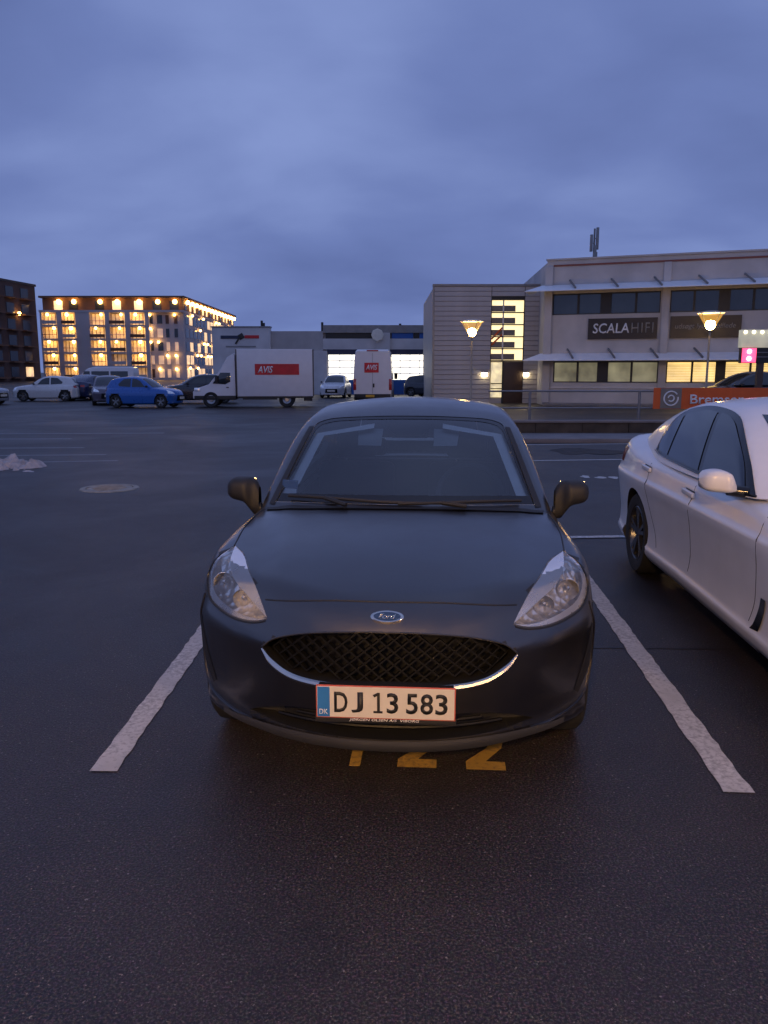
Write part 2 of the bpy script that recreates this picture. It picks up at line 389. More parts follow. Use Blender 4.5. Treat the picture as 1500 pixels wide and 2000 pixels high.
def ruled(c1, c2, nu, nv):
    """2D grid between two polylines (both resampled to nu points)"""
    def rs(c):
        c = np.array(c, float); s = np.r_[0, np.cumsum(np.linalg.norm(np.diff(c, axis=0), axis=1))]; t = np.linspace(0, s[-1], nu)
        return np.stack([np.interp(t, s, c[:, i]) for i in range(c.shape[1])], 1)
    a, b = rs(c1), rs(c2); w = np.linspace(0, 1, nv)[:, None, None]
    return a[None] * (1 - w) + b[None] * w
def patch(f, c1, c2, nu, nv, axis='y', off=0.003, start=-0.6, tmax=3.0, sign=1):
    """sheet lying on a body surface: the 2D outline is cast along an axis and pushed out by off"""
    G = ruled(c1, c2, nu, nv); u = G[..., 0].ravel(); w = G[..., 1].ravel(); s0 = np.full_like(u, start)
    if axis == 'y': o = np.stack([u, s0, w], 1); d = (0, sign, 0)
    elif axis == 'x': o = np.stack([s0, u, w], 1); d = (sign, 0, 0)
    else: o = np.stack([u, w, s0], 1); d = (0, 0, sign)
    P = cast(f, o, d, tmax); P = P + grad(f, P) * off
    return P.reshape(nv, nu, 3)
def on_nose(f, pts, off=0.0, start=-0.6, tmax=3.0):
    o = np.array([(p[0], start, p[1]) for p in pts], float); P = cast(f, o, (0, 1, 0), tmax); return P + grad(f, P) * off
def spline(pts, n):
    """Catmull-Rom through 2D/3D points"""
    P = np.array(pts, float); P = np.vstack([2 * P[0] - P[1], P, 2 * P[-1] - P[-2]]); out = []
    m = len(P) - 3
    for k in range(n):
        t = m * k / (n - 1); i = min(int(t), m - 1); t -= i; a, b, c, d = P[i:i + 4]
        out.append(0.5 * (2 * b + (c - a) * t + (2 * a - 5 * b + 4 * c - d) * t * t + (3 * b - a - 3 * c + d) * t**3))
    return np.array(out)

# ------------------------------------------------------------------ ground
M = {}
M['asphalt'] = asphalt_mat()
M['line'] = paint_mat('white_road_paint', (0.62, 0.60, 0.58), 0.50)
M['yellow'] = paint_mat('yellow_road_paint', (0.55, 0.34, 0.07), 0.6)
M['hatch_paint'] = mat('grey_metallic_paint', (0.110, 0.104, 0.104), 0.34, 0.97, 0.65, 0.18, var=0.06, vscale=2.0)
M['white_paint'] = mat('white_car_paint', (0.74, 0.745, 0.76), 0.38, 0.0, 0.6, 0.14, var=0.05)
M['black_plastic'] = mat('black_plastic', (0.012, 0.012, 0.013), 0.55, bmp=0.1)
M['grille_black'] = mat('grille_black', (0.004, 0.004, 0.0042), 0.5, spec=0.3)
M['gloss_black'] = mat('gloss_black', (0.008, 0.008, 0.009), 0.15)
M['grey_plastic'] = mat('grey_plastic', (0.035, 0.036, 0.04), 0.4)
M['mirror_black'] = mat('matte_black_mirror_cap', (0.014, 0.014, 0.015), 0.6)
M['rubber'] = mat('tyre_rubber', (0.014, 0.014, 0.014), 0.8, bmp=0.3)
M['chrome'] = mat('chrome', (0.66, 0.62, 0.56), 0.22, 1.0, var=0.03)
M['bezel'] = mat('satin_silver_bezel', (0.86, 0.87, 0.88), 0.28, 0.75)
M['alloy'] = mat('alloy_rim', (0.32, 0.32, 0.33), 0.3, 0.9)
M['dark_alloy'] = mat('dark_alloy_rim', (0.10, 0.10, 0.105), 0.3, 0.8)
M['trim_pale'] = mat('pale_headliner', (0.88, 0.88, 0.86), 0.8)
M['window_light'] = mat('painted_window_light', (0.28, 0.30, 0.31), 0.8)
M['interior'] = mat('interior_fabric', (0.035, 0.038, 0.045), 0.7, bmp=0.3)
M['glass'] = glassmat('windscreen_glass', (0.90, 0.95, 0.97), 1.78, 0.03, 0.02, (0.36, 0.45, 0.58))
M['tint'] = glassmat('tinted_side_glass', (0.16, 0.19, 0.21), 1.52, 0.015)
M['lens'] = glassmat('clear_lamp_lens', (0.95, 0.95, 0.95), 1.6, 0.02, 0.06, (0.85, 0.82, 0.76))
M['far_glass'] = mat('dark_car_glass', (0.012, 0.015, 0.02), 0.06, spec=0.8)
M['plate'] = mat('plate_white', (0.62, 0.585, 0.51), 0.45, var=0.05, vscale=20)
M['plate_red'] = mat('plate_red_border', (0.5, 0.10, 0.06), 0.5)
M['plate_blue'] = mat('plate_blue', (0.02, 0.16, 0.46), 0.5)
M['ink'] = mat('black_ink', (0.012, 0.012, 0.012), 0.5)
M['white'] = mat('white_print', (0.75, 0.75, 0.75), 0.6)
M['red_lens'] = mat('red_lamp_lens', (0.35, 0.012, 0.012), 0.12, coat=0.5)
M['emblem_blue'] = mat('emblem_blue', (0.02, 0.045, 0.12), 0.2, coat=0.6)
def reflector_mat():
    m, t, b = newmat('faceted_reflector')
    b.inputs['Base Color'].default_value = (0.90, 0.88, 0.85, 1); b.inputs['Metallic'].default_value = 0.55; b.inputs['Roughness'].default_value = 0.16
    vo = N(t, 'ShaderNodeTexVoronoi', i_Scale=24.0); t.links.new(objco(t), vo.inputs['Vector']); bump(t, b, vo.outputs['Distance'], 0.9, 0.025); return m
M['reflector'] = reflector_mat()

g = MB()
for (a, b_, nx) in ((-1, 1, 2),): g.add([(-1600, -400, 0), (1600, -400, 0), (1600, 2400, 0), (-1600, 2400, 0)], [(0, 1, 2, 3)])
tag(g.build('ground', M['asphalt']), kind='structure')

def quad(pts, z): return MB().add([(x, y, z) for x, y in pts], [tuple(range(len(pts)))])
def stripe(a, b, w, z=0.004, ja=0.0):
    """painted line with slightly ragged edges"""
    a = Vector(a); b = Vector(b); d = (b - a); L = d.length; d.normalize(); s = Vector((-d.y, d.x)); n = max(2, int(L / 0.06)); rng = random.Random(int(L * 1000)); L1 = []; L2 = []
    for i in range(n + 1):
        p = a + d * L * i / n
        q1 = p + s * (w / 2 + rng.uniform(-.005, .005)) + d * (ja if i in (0, n) else 0) * rng.uniform(-1, 1); q2 = p - s * (w / 2 + rng.uniform(-.005, .005))
        L1.append((q1.x, q1.y, z)); L2.append((q2.x, q2.y, z))
    return MB().grid([L1, L2])
stripe((-1.17, 3.09), (-1.12, 7.86), 0.11).build('parking_line', M['line'])
stripe((1.405, 2.92), (1.72, 7.83), 0.115).build('parking_line', M['line'])
stripe((-1.15, 7.65), (6.6, 8.20), 0.10, .008).build('parking_line', M['line'])
stripe((-0.5, 14.55), (9.5, 15.75), 0.11).build('parking_line', M['line'])
stripe((0.5, 18.0), (12.0, 19.2), 0.12).build('parking_line', M['line'])
M['seam'] = mat('tar_seam', (0.012, 0.011, 0.011), 0.45)
stripe((1.0, 4.62), (6.5, 4.42), .016, .003).build('tar_seam', M['seam'])
for o in bpy.data.objects:
    if o.name.startswith(('parking_line', 'tar_seam')): tag(o, kind='structure')

# ------------------------------------------------------------------ wheels
def wheel(parent, x, y, r, w, side, rim, spokes=5, name='wheel', n=40):
    """side = -1 / +1: outer face towards -x / +x; x is the outer face"""
    t = MB(); s = side
    prof = [(r * .66, x - s * w), (r * .90, x - s * w), (r * .985, x - s * w * .92), (r, x - s * w * .7), (r, x - s * w * .3), (r * .985, x - s * w * .08), (r * .92, x + s * .004), (r * .80, x + s * .006), (r * .68, x - s * .006), (r * .66, x - s * .02)]
    o = t.lathe(prof, n, (0, y, r), 'x').build(name, M['rubber'], parent, smooth=True)
    rm = MB(); rm.lathe([(r * .67, x - s * w * .9), (r * .67, x - s * .012), (r * .645, x - s * .006), (r * .62, x - s * .02), (r * .61, x - s * w * .8)], n, (0, y, r), 'x')
    rm.lathe([(0.001, x - s * .022), (r * .13, x - s * .022), (r * .15, x - s * .035), (r * .15, x - s * .1)], 20, (0, y, r), 'x')
    for k in range(spokes):
        for dl in (-.16, .16):
            a = 2 * math.pi * k / spokes + .3; c = Vector((0, math.cos(a + dl * .35), math.sin(a + dl * .35))); e = Vector((0, math.cos(a + dl), math.sin(a + dl)))
            p0 = Vector((x - s * .035, y, r)) + c * r * .08; p1 = Vector((x - s * .025, y, r)) + e * r * .63
            rm.bar(p0, p1, .03, .03)
    rm.build('rim', rim, o, smooth=True)
    bk = MB().lathe([(0.001, x - s * w * .62), (r * .55, x - s * w * .62), (r * .55, x - s * w * .7)], 24, (0, y, r), 'x'); bk.build('brake_disc', M['dark_alloy'], o)
    return o

# ------------------------------------------------------------------ the grey hatchback
CAR = empty('parked_car', (0.006, 2.79, 0), R(-4.2), 'dark grey hatchback parked nose-on in the middle bay, headlights unlit', 'car')
PI = math.pi
hl_in = spline([(.475, .690), (.505, .735), (.555, .795), (.64, .848), (.735, .868)], 22)
hl_out = spline([(.475, .690), (.51, .676), (.56, .666), (.63, .663), (.71, .672), (.785, .694), (.818, .745), (.812, .79), (.785, .838), (.735, .868)], 34)
gr_top = spline([(-.487, .590), (-.43, .632), (-.30, .666), (-.14, .683), (0, .686), (.14, .683), (.30, .666), (.43, .632), (.487, .590)], 41)
gr_bot = spline([(-.487, .590), (-.448, .547), (-.38, .510), (-.29, .494), (-.14, .489), (0, .488), (.14, .489), (.29, .494), (.38, .510), (.448, .547), (.487, .590)], 41)
it_top = spline([(-.57, .288), (-.46, .338), (-.32, .368), (0, .376), (.32, .368), (.46, .338), (.57, .288)], 25)
it_bot = spline([(-.57, .288), (-.42, .272), (-.2, .266), (0, .264), (.2, .266), (.42, .272), (.57, .288)], 25)
def mirx(c): return [(-p[0], p[1]) for p in c]
def loop(a, b): return [tuple(p) for p in a] + [tuple(p) for p in b[::-1]][1:-1]
cut = MB()
cut.prism(loop(gr_bot, gr_top), -.3, .30, 'y'); cut.prism(loop(it_bot, it_top), -.3, .26, 'y')
cut.prism(loop(hl_out, hl_in), -.3, .98, 'y'); cut.prism(mirx(loop(hl_out, hl_in)), -.3, .98, 'y')
for s in (-1, 1):
    for yy in (.83, 3.32):
        ring = [(yy + .340 * math.cos(2 * PI * k / 40), .312 + .340 * math.sin(2 * PI * k / 40)) for k in range(40)]
        cut.prism(ring, s * .58, s * 1.2, 'x')
cut.box(-.69, .69, 1.42, 3.45, .40, 1.3)
V, F = capsule(hatch_body, .95, 3.1, .55, 168, 84, 44, 26)
body = carve('body', V, F, cut, hatch_body, [M['hatch_paint'], M['black_plastic']], CAR)
# cabin shell with window openings
ws_bot = spline([(-.675, .968), (-.48, .978), (0, .985), (.48, .978), (.675, .968)], 33)
ws_top = spline([(-.553, 1.328), (-.525, 1.352), (-.43, 1.374), (-.2, 1.387), (0, 1.390), (.2, 1.387), (.43, 1.374), (.525, 1.352), (.553, 1.328)], 33)
cut = MB()
cut.prism(loop(ws_bot, ws_top), .6, 2.25, 'y')
sw1 = [(1.72, .985), (2.40, .985), (2.40, 1.365), (2.22, 1.355), (1.98, 1.26), (1.80, 1.11)]; sw2 = [(2.49, .985), (3.12, 1.03), (3.20, 1.12), (3.10, 1.30), (2.9, 1.345), (2.49, 1.37)]
cut.prism(sw1, -1.1, 1.1, 'x'); cut.prism(sw2, -1.1, 1.1, 'x')
cut.prism([(-.50, 1.08), (.50, 1.08), (.46, 1.30), (.40, 1.325), (-.40, 1.325), (-.46, 1.30)], 3.3, 4.3, 'y')
cut.box(-.68, .68, 1.5, 3.4, .80, .955)
V1, F1 = capsule(hatch_cabin, 2.1, 3.0, 1.05, 120, 60, 24, 30)
V2, F2 = capsule(hatch_cabin, 2.1, 3.0, 1.05, 80, 36, 16, 20, level=-.022)
cin = MB(); cin.v = [tuple(p) for p in V2]; cin.f = list(F2)
allcut = MB(); allcut.add(cin.v, cin.f); allcut.add(cut.v, cut.f)
cabin = carve('roof', V1, F1, allcut, hatch_cabin, [M['hatch_paint'], M['trim_pale'], M['trim_pale']], CAR, levels=(0.0, -.022), tol=6e-4, use_self=True)
ws = MB().grid(patch(hatch_cabin, ws_bot, ws_top, 33, 14, 'y', -.004, .4, 3)).build('windscreen', M['glass'], CAR, smooth=True)
fr = []
for c, k in ((ws_bot, 1), (ws_top, -1)):
    fr.append([(p[0] * (1.0), p[1]) for p in c])
fb = MB()
inner_b = [(p[0] * .965, p[1] + .040) for p in ws_bot]; inner_t = [(p[0] * .972, p[1] - .014) for p in ws_top]
fb.grid(patch(hatch_cabin, ws_bot, inner_b, 33, 3, 'y', -.0025, .4, 3)); fb.grid(patch(hatch_cabin, inner_t, ws_top, 33, 3, 'y', -.0025, .4, 3))
for s in (-1, 1):
    i0 = 0 if s < 0 else -1
    fb.grid(patch(hatch_cabin, [tuple(ws_bot[i0]), tuple(ws_top[i0])], [inner_b[i0], inner_t[i0]], 16, 3, 'y', -.0026, .4, 3))
fb.build('windscreen_border', M['gloss_black'], ws, smooth=True)
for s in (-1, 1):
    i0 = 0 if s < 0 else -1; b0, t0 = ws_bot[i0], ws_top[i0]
    MB().grid(patch(hatch_cabin, [(b0[0] * 1.004, b0[1] - .012), (t0[0] * 1.004, t0[1])], [(b0[0] * 1.05, b0[1] - .012), (t0[0] * 1.055, t0[1] - .004)], 24, 4, 'y', .003, .4, 3)).build('painted_pillar_shade', M['black_plastic'], CAR, smooth=True)  # black strip paints the shade on the windscreen pillars
for s in (-1, 1):
    for k, sw in enumerate((sw1, sw2)):
        lo_c = [(p[0], p[1]) for p in (([(1.70, .98), (2.41, .98)], [(1.70, .98), (1.80, 1.115), (1.98, 1.265), (2.22, 1.36), (2.41, 1.37)]) if k == 0 else ([(2.48, .98), (3.12, 1.02), (3.22, 1.12)], [(2.48, 1.375), (2.9, 1.35), (3.12, 1.305), (3.22, 1.12)]))[0]]
        hi_c = [(p[0], p[1]) for p in (([(1.70, .98), (2.41, .98)], [(1.70, .98), (1.80, 1.115), (1.98, 1.265), (2.22, 1.36), (2.41, 1.37)]) if k == 0 else ([(2.48, .98), (3.12, 1.02), (3.22, 1.12)], [(2.48, 1.375), (2.9, 1.35), (3.12, 1.305), (3.22, 1.12)]))[1]]
        MB().grid(patch(hatch_cabin, lo_c, hi_c, 14, 8, 'x', -.004, s * 1.2, 1.2, -s)).build('side_window', M['tint'], CAR, smooth=True)
MB().grid(patch(hatch_cabin, [(-.5, 1.07), (.5, 1.07)], [(-.45, 1.33), (.45, 1.33)], 12, 6, 'y', -.004, 4.6, 2.2, -1)).build('rear_window', M['glass'], CAR, smooth=True)
for s in (-1, 1):
    trim = MB(); i0 = 0 if s < 0 else -1; b0, t0 = ws_bot[i0], ws_top[i0]
    ea = [(b0[0] * .975, b0[1] + .03), (t0[0] * .975, t0[1] - .012)]; eb_ = [(b0[0] * .895, b0[1] + .03), (t0[0] * .885, t0[1] - .02)]
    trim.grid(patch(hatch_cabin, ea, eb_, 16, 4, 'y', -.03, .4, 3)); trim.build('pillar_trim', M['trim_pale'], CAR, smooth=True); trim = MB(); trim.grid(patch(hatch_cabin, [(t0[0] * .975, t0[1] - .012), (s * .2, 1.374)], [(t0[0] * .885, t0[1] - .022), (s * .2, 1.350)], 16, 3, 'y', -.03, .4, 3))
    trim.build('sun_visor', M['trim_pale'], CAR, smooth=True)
    MB().grid(patch(hatch_cabin, [(s * .15, 1.372), (s * .30, 1.366)], [(s * .15, 1.285), (s * .285, 1.285)], 8, 5, 'y', -.06, .4, 3)).build('window_light_patch', M['window_light'], CAR, smooth=True)  # grey patches paint the light showing through from the rear window
# cowl, wipers
def on_top(f, pts, off=0.0, start=1.6): 
    o = np.array([(p[0], p[1], start) for p in pts], float); P = cast(f, o, (0, 0, -1), 1.4); return P + grad(f, P) * off
cow1 = spline([(-.715, 1.255), (-.5, 1.165), (0, 1.115), (.5, 1.165), (.715, 1.255)], 29); cow2 = spline([(-.73, 1.42), (-.5, 1.30), (0, 1.24), (.5, 1.30), (.73, 1.42)], 29)
MB().grid(patch(hatch_body, cow1, cow2, 29, 5, 'z', .006, 1.6, 1.4, -1)).build('cowl', M['black_plastic'], CAR, smooth=True)
for pts in ([(-.60, 1.295, 1.005), (-.40, 1.222, 1.008), (-.1, 1.165, .998), (.10, 1.16, .995)], [(-.02, 1.15, .992), (.2, 1.165, .997), (.45, 1.22, 1.0), (.60, 1.28, .995)]):
    wp = MB().tube(spline(pts, 12), .009, 6).build('wiper', M['black_plastic'], CAR, smooth=True)
    MB().tube([pts[1], ((pts[1][0] + .12), 1.14, .985)], .012, 6).build('wiper_arm', M['black_plastic'], wp, smooth=True)
# panel gaps
def gap(pts2, fn, w=.0035, name='panel_gap', m='ink'):
    P = fn(hatch_body, pts2, -.0005); MB().tube(P, w, 6).build(name, M[m], CAR, smooth=True)
gap(spline([(-.492, .754), (-.23, .778), (0, .781), (.23, .778), (.492, .754)], 25), on_nose)
for s in (-1, 1):
    gap(spline([(s * .737, .70), (s * .752, .9), (s * .752, 1.1), (s * .738, 1.27)], 14), on_top)
    gap(spline([(s * .818, .70), (s * .842, .60), (s * .846, .50), (s * .838, .40), (s * .81, .31), (s * .76, .272), (s * .66, .256), (s * .56, .25)], 30), lambda f, p, o: on_nose(f, p, .001), .006, 'bumper_fin', 'hatch_paint')
for s in (-1, 1):
    MB().grid(patch(hatch_body, [(s * .752, .345), (s * .790, .46), (s * .826, .615)], [(s * .775, .322), (s * .826, .42), (s * .838, .60)], 16, 4, 'y', .0015, -.6, 3)).build('air_curtain', M['black_plastic'], CAR, smooth=True)
    o_ = np.array([(s * 1.3, p[0], p[1]) for p in spline([(.60, .66), (.66, .65), (.72, .63)], 8)], float); P_ = cast(hatch_body, o_, (-s, 0, 0), 1.3); MB().tube(P_, .003, 6).build('panel_gap', M['ink'], CAR, smooth=True)
lip = MB().grid(patch(hatch_body, spline([(-.70, .232), (-.4, .226), (0, .224), (.4, .226), (.70, .232)], 33), spline([(-.70, .250), (-.4, .262), (0, .262), (.4, .262), (.70, .250)], 33), 33, 4, 'y', .012, -.6, 3)).build('front_lip', M['grey_plastic'], CAR, smooth=True)
# grille
gm = MB(); x0 = -.48
rows = 9; rng = random.Random(4)
def inside_poly(x, z, poly):
    c = False; j = len(poly) - 1
    for i in range(len(poly)):
        xi, zi = poly[i]; xj, zj = poly[j]
        if (zi > z) != (zj > z) and x < (xj - xi) * (z - zi) / (zj - zi) + xi: c = not c
        j = i
    return c
gpoly = loop(gr_bot, gr_top)
dz = .024; dx = .056
cells = []
for r_ in range(-1, 12):
    for c_ in range(-16, 17):
        X = c_ * dx + (dx / 2 if r_ % 2 else 0); Z = .49 + r_ * dz
        for (X2, Z2) in ((X + dx / 2, Z + dz), (X - dx / 2, Z + dz)):
            if inside_poly(X, Z, gpoly) and inside_poly(X2, Z2, gpoly): cells.append(((X, Z), (X2, Z2)))
allp = np.array([p for c in cells for p in c]); yy = H_nose(np.full(len(allp), .58)) + H_sw(np.abs(allp[:, 0])) + .06
for i, c in enumerate(cells):
    a = Vector((c[0][0], yy[2 * i], c[0][1])); b = Vector((c[1][0], yy[2 * i + 1], c[1][1])); gm.bar(a, b, .022, .006)
grille = gm.build('grille', M['grille_black'], CAR)
bk = ruled(gr_bot, gr_top, 41, 6); yb = H_sw(np.abs(bk[..., 0])) + .13
MB().grid(np.stack([bk[..., 0], yb, bk[..., 1]], -1)).build('grille_backing', M['grille_black'], grille)
tp = np.vstack([gr_bot[::1], gr_top[::-1][1:-1]])
Pb = on_nose(hatch_body, [(p[0] * 1.004, p[1] - .004) for p in gr_bot], .004)
MB().tube(Pb, [.004 + .0085 * min(1, 8 * min(k, len(Pb) - 1 - k) / len(Pb)) for k in range(len(Pb))], 8).build('chrome_trim', M['chrome'], CAR, smooth=True)
Pt = on_nose(hatch_body, [(p[0] * 1.004, p[1] + .003) for p in gr_top], .002)
MB().tube(Pt, .0035, 8).build('chrome_trim', M['dark_alloy'], CAR, smooth=True)
ik = ruled(it_bot, it_top, 25, 4); MB().grid(np.stack([ik[..., 0], H_sw(np.abs(ik[..., 0])) + .16, ik[..., 1]], -1)).build('lower_intake', M['black_plastic'], CAR)
sl = MB()
for z_, w_ in ((.30, .44), (.325, .36)):
    P = np.array([(x, float(H_sw(abs(x))) + .085, z_) for x in np.linspace(-w_, w_, 17)]); sl.tube(P, .007, 6)
sl.build('intake_slat', M['grille_black'], CAR, smooth=True)
# badge
eb = on_nose(hatch_body, [(0, .737)], 0)[0]; en = Vector(grad(hatch_body, np.array([eb]))[0]); er = Vector((1, 0, 0)); eu = en.cross(er).normalized(); 
if eu.z < 0: eu = -eu
def oval(a, b, o, n=40): return [Vector(eb) + en * o + er * a * math.cos(2 * PI * k / n) + eu * b * math.sin(2 * PI * k / n) for k in range(n)]
bd = MB(); L0, L1, L2 = oval(.0625, .0265, -.01), oval(.0625, .0265, .006), oval(.058, .023, .009)
bd.add(L0 + L1 + L2, [(k, (k + 1) % 40, 40 + (k + 1) % 40, 40 + k) for k in range(40)] + [(40 + k, 40 + (k + 1) % 40, 80 + (k + 1) % 40, 80 + k) for k in range(40)] + [tuple(range(80, 120))])
badge = bd.build('badge', M['chrome'], CAR, smooth=True)
b2 = MB(); b2.add(oval(.051, .0185, .0096), [tuple(range(40))]); b2.build('badge_field', M['emblem_blue'], badge)
text('badge_lettering', 'Ford', .068, .021, M['chrome'], badge, Vector(eb) + en * .0100 - er * .034 - eu * .0105, er, eu, 0.01, 0.35, .0012, .85)
# number plate
pl = MB().box(-.258, .258, -.0145, -.009, .376, .504).build('number_plate', M['plate_red'], CAR, bevel=.002, seg=1)
MB().box(-.25, .25, -.0085, .05, .372, .498).build('plate_bracket', M['black_plastic'], pl)
MB().box(-.2535, .2535, -.0165, -.013, .3805, .4995).build('plate_face', M['plate'], pl, bevel=.001, seg=1)
MB().box(-.2515, -.206, -.0185, -.016, .3825, .4975).build('country_band', M['plate_blue'], pl)
text('country_letters', 'DK', .032, .020, M['white'], pl, (-.245, -.0187, .392), (1, 0, 0), (0, 0, 1), .01, .0, .0006)
for ch, x0_, w_ in (('D', -.1895, .050), ('J', -.126, .044), ('1', -.044, .036), ('3', .005, .043), ('5', .077, .043), ('8', .129, .047), ('3', .184, .045)):
    if ch == '1': MB().box(x0_ + .0135, x0_ + .024, -.0176, -.0165, .400, .480).box(x0_, x0_ + .034, -.0174, -.0165, .400, .4085).obox((x0_ + .009, -.01705, .4705), (.0085, 0, .0045), (0, .0004, 0), (-.0025, 0, .0048)).build('plate_character', M['ink'], pl); continue
    text('plate_character', ch, w_, .080, M['ink'], pl, (x0_, -.0167, .400), (1, 0, 0), (0, 0, 1), .018, 0, .0009)
fr_ = MB().box(-.262, .262, -.010, .03, .356, .380).build('plate_holder', M['black_plastic'], pl, bevel=.004)
text('holder_lettering', 'J\u00d8RGEN OLSEN A/S  VIBORG', .26, .0125, M['white'], pl, (-.135, -.0104, .3625), (1, 0, 0), (0, 0, 1), .012, .2, .0006)
# headlights
for s in (-1, 1):
    mm = (lambda c: c) if s > 0 else mirx
    hl = MB().grid(patch(hatch_body, mm(hl_in), mm(hl_out), 30, 14, 'y', -.003, -.6, 3)).build('headlight', M['lens'], CAR, smooth=True)
    def inset(k, dy, nu=26, nv=10, a=0.0, b=1.0):
        G = ruled(hl_in, hl_out, nu, nv); Gm = G.mean(axis=(0, 1)); w = np.linspace(a, b, nv)[:, None, None]
        G = ruled(hl_in, hl_out, nu, 2); G = G[0][None] * (1 - w) + G[1][None] * w; G = Gm + (G - Gm) * k
        P = cast(hatch_body, np.stack([G[..., 0].ravel(), np.full(G[..., 0].size, -.6), G[..., 1].ravel()], 1), (0, 1, 0), 3).reshape(nv, nu, 3)
        P[..., 1] += dy; P[..., 0] *= s; return P
    P = inset(.985, .03); D = inset(.985, .10); 
    wv = np.sin(np.linspace(0, PI, P.shape[0]))[:, None, None] * np.sin(np.linspace(0, PI, P.shape[1]))[None, :, None]
    MB().grid(P + (D - P) * wv**.6).build('reflector', M['reflector'], hl, smooth=True)
    MB().grid(inset(.985, .012, 26, 5, .02, .30)).build('bezel', M['bezel'], hl, smooth=True)
    MB().grid(inset(.98, .010, 26, 4, .84, .995)).build('light_strip', M['bezel'], hl, smooth=True)
    for (cx_, cz_, rr) in ((.61, .725, .040), (.722, .758, .044)):
        c = on_nose(hatch_body, [(cx_, cz_)])[0]
        bw = MB().lathe([(rr, c[1] + .040), (rr * 1.04, c[1] + .044), (rr * .85, c[1] + .058), (rr * .5, c[1] + .072), (.010, c[1] + .078)], 24, (s * cx_, 0, cz_), 'y').build('lamp_bowl', M['reflector'], hl, smooth=True)
        MB().lathe([(.001, c[1] + .050), (.010, c[1] + .055), (.010, c[1] + .08)], 12, (s * cx_, 0, cz_), 'y').build('bulb', M['chrome'], hl, smooth=True)
    MB().tube(on_nose(hatch_body, [(s * p[0] * 1.0, p[1] - .003) for p in hl_out[1:26]], -.001), .0045, 6).build('headlight_seal', M['ink'], hl, smooth=True)
    # mirror
    ss = np.linspace(0, 1, 16); zt = curve([(0, 1.02), (.10, 1.055), (.3, 1.073), (.7, 1.072), (.92, 1.05), (1, 1.005)])(ss); zb = curve([(0, .865), (.18, .868), (.32, .905), (.45, .935), (.8, .952), (.94, .972), (1, 1.0)])(ss); hw = curve([(0, .035), (.2, .05), (.4, .085), (.8, .08), (.94, .055), (1, .004)])(ss)
    xs = .800 + .185 * ss; rows_ = []
    for k in range(16):
        zc_, zh = (zt[k] + zb[k]) / 2, (zt[k] - zb[k]) / 2
        rows_.append([(s * xs[k], 1.50 + .03 * ss[k] + hw[k] * np.sign(math.cos(a)) * abs(math.cos(a))**.7, zc_ + zh * np.sign(math.sin(a)) * abs(math.sin(a))**.7) for a in np.linspace(0, 2 * PI, 29)])
    mir = MB().grid(rows_).build('door_mirror', M['mirror_black'], CAR, smooth=True)
    MB().tube([(s * .79, 1.50, .905), (s * .83, 1.50, .90)], [.03, .035], 10).build('mirror_foot', M['black_plastic'], mir, smooth=True)
    MB().box(min(s * .84, s * .975), max(s * .84, s * .975), 1.603, 1.612, .955, 1.055).build('mirror_glass', M['chrome'], mir, bevel=.003)
for x_ in (-1, 1):
    wheel(CAR, x_ * .835, .83, .312, .20, x_, M['alloy'], 5); wheel(CAR, x_ * .82, 3.32, .312, .20, x_, M['alloy'], 5)
# interior
MB().box(-.68, .68, 1.36, 1.80, .62, .925).build('dashboard', M['interior'], CAR, bevel=.06, seg=4)
for s in (-1, 1):
    st = MB().box(s * .36 - .25, s * .36 + .25, 2.32, 2.46, .50, 1.07).build('front_seat', M['interior'], CAR, bevel=.06, seg=3)
    MB().box(s * .36 - .13, s * .36 + .13, 2.36, 2.45, 1.09, 1.27).build('headrest', M['interior'], st, bevel=.04, seg=3)
    MB().tube([(s * .36 - .07, 2.42, 1.0), (s * .36 - .07, 2.42, 1.12)], .008, 6).build('headrest_post', M['chrome'], st)
    MB().box(s * .36 - .24, s * .36 + .24, 1.92, 2.36, .48, .62).build('seat_cushion', M['interior'], st, bevel=.05, seg=3)
    MB().box(s * .36 - .13, s * .36 + .13, 3.2, 3.29, 1.02, 1.15).build('rear_headrest', M['interior'], CAR, bevel=.03, seg=3)
MB().box(-.66, .66, 3.15, 3.3, .5, 1.0).build('rear_seat', M['interior'], CAR, bevel=.05, seg=3)
MB().tube([(.36 + .185 * math.cos(2 * PI * k / 32), 1.86 + .07 * math.sin(2 * PI * k / 32), .93 + .17 * math.sin(2 * PI * k / 32)) for k in range(32)], .016, 8, closed=True).build('steering_wheel', M['interior'], CAR, smooth=True)
MB().box(-.115, .115, 1.955, 1.99, 1.255, 1.325).build('rear_view_mirror', M['interior'], CAR, bevel=.015, seg=3)
MB().prism([(-.135, 1.372), (.135, 1.372), (.13, 1.32), (.075, 1.275), (-.075, 1.275), (-.13, 1.32)], 1.865, 1.95, 'y').build('sensor_pod', M['black_plastic'], CAR, bevel=.012)
pd = on_nose(hatch_cabin, [(-.615, 1.035)], -.008, .4)[0]
MB().obox(pd, (.045, -.018, 0), (0, .003, .002), (0, .025, .04)).build('parking_disc', M['emblem_blue'], CAR)
MB().obox(pd + np.array([0.0, -.006, -.008]), (.040, -.016, 0), (0, .002, .001), (0, .014, .020)).build('parking_disc_dial', M['white'], CAR)

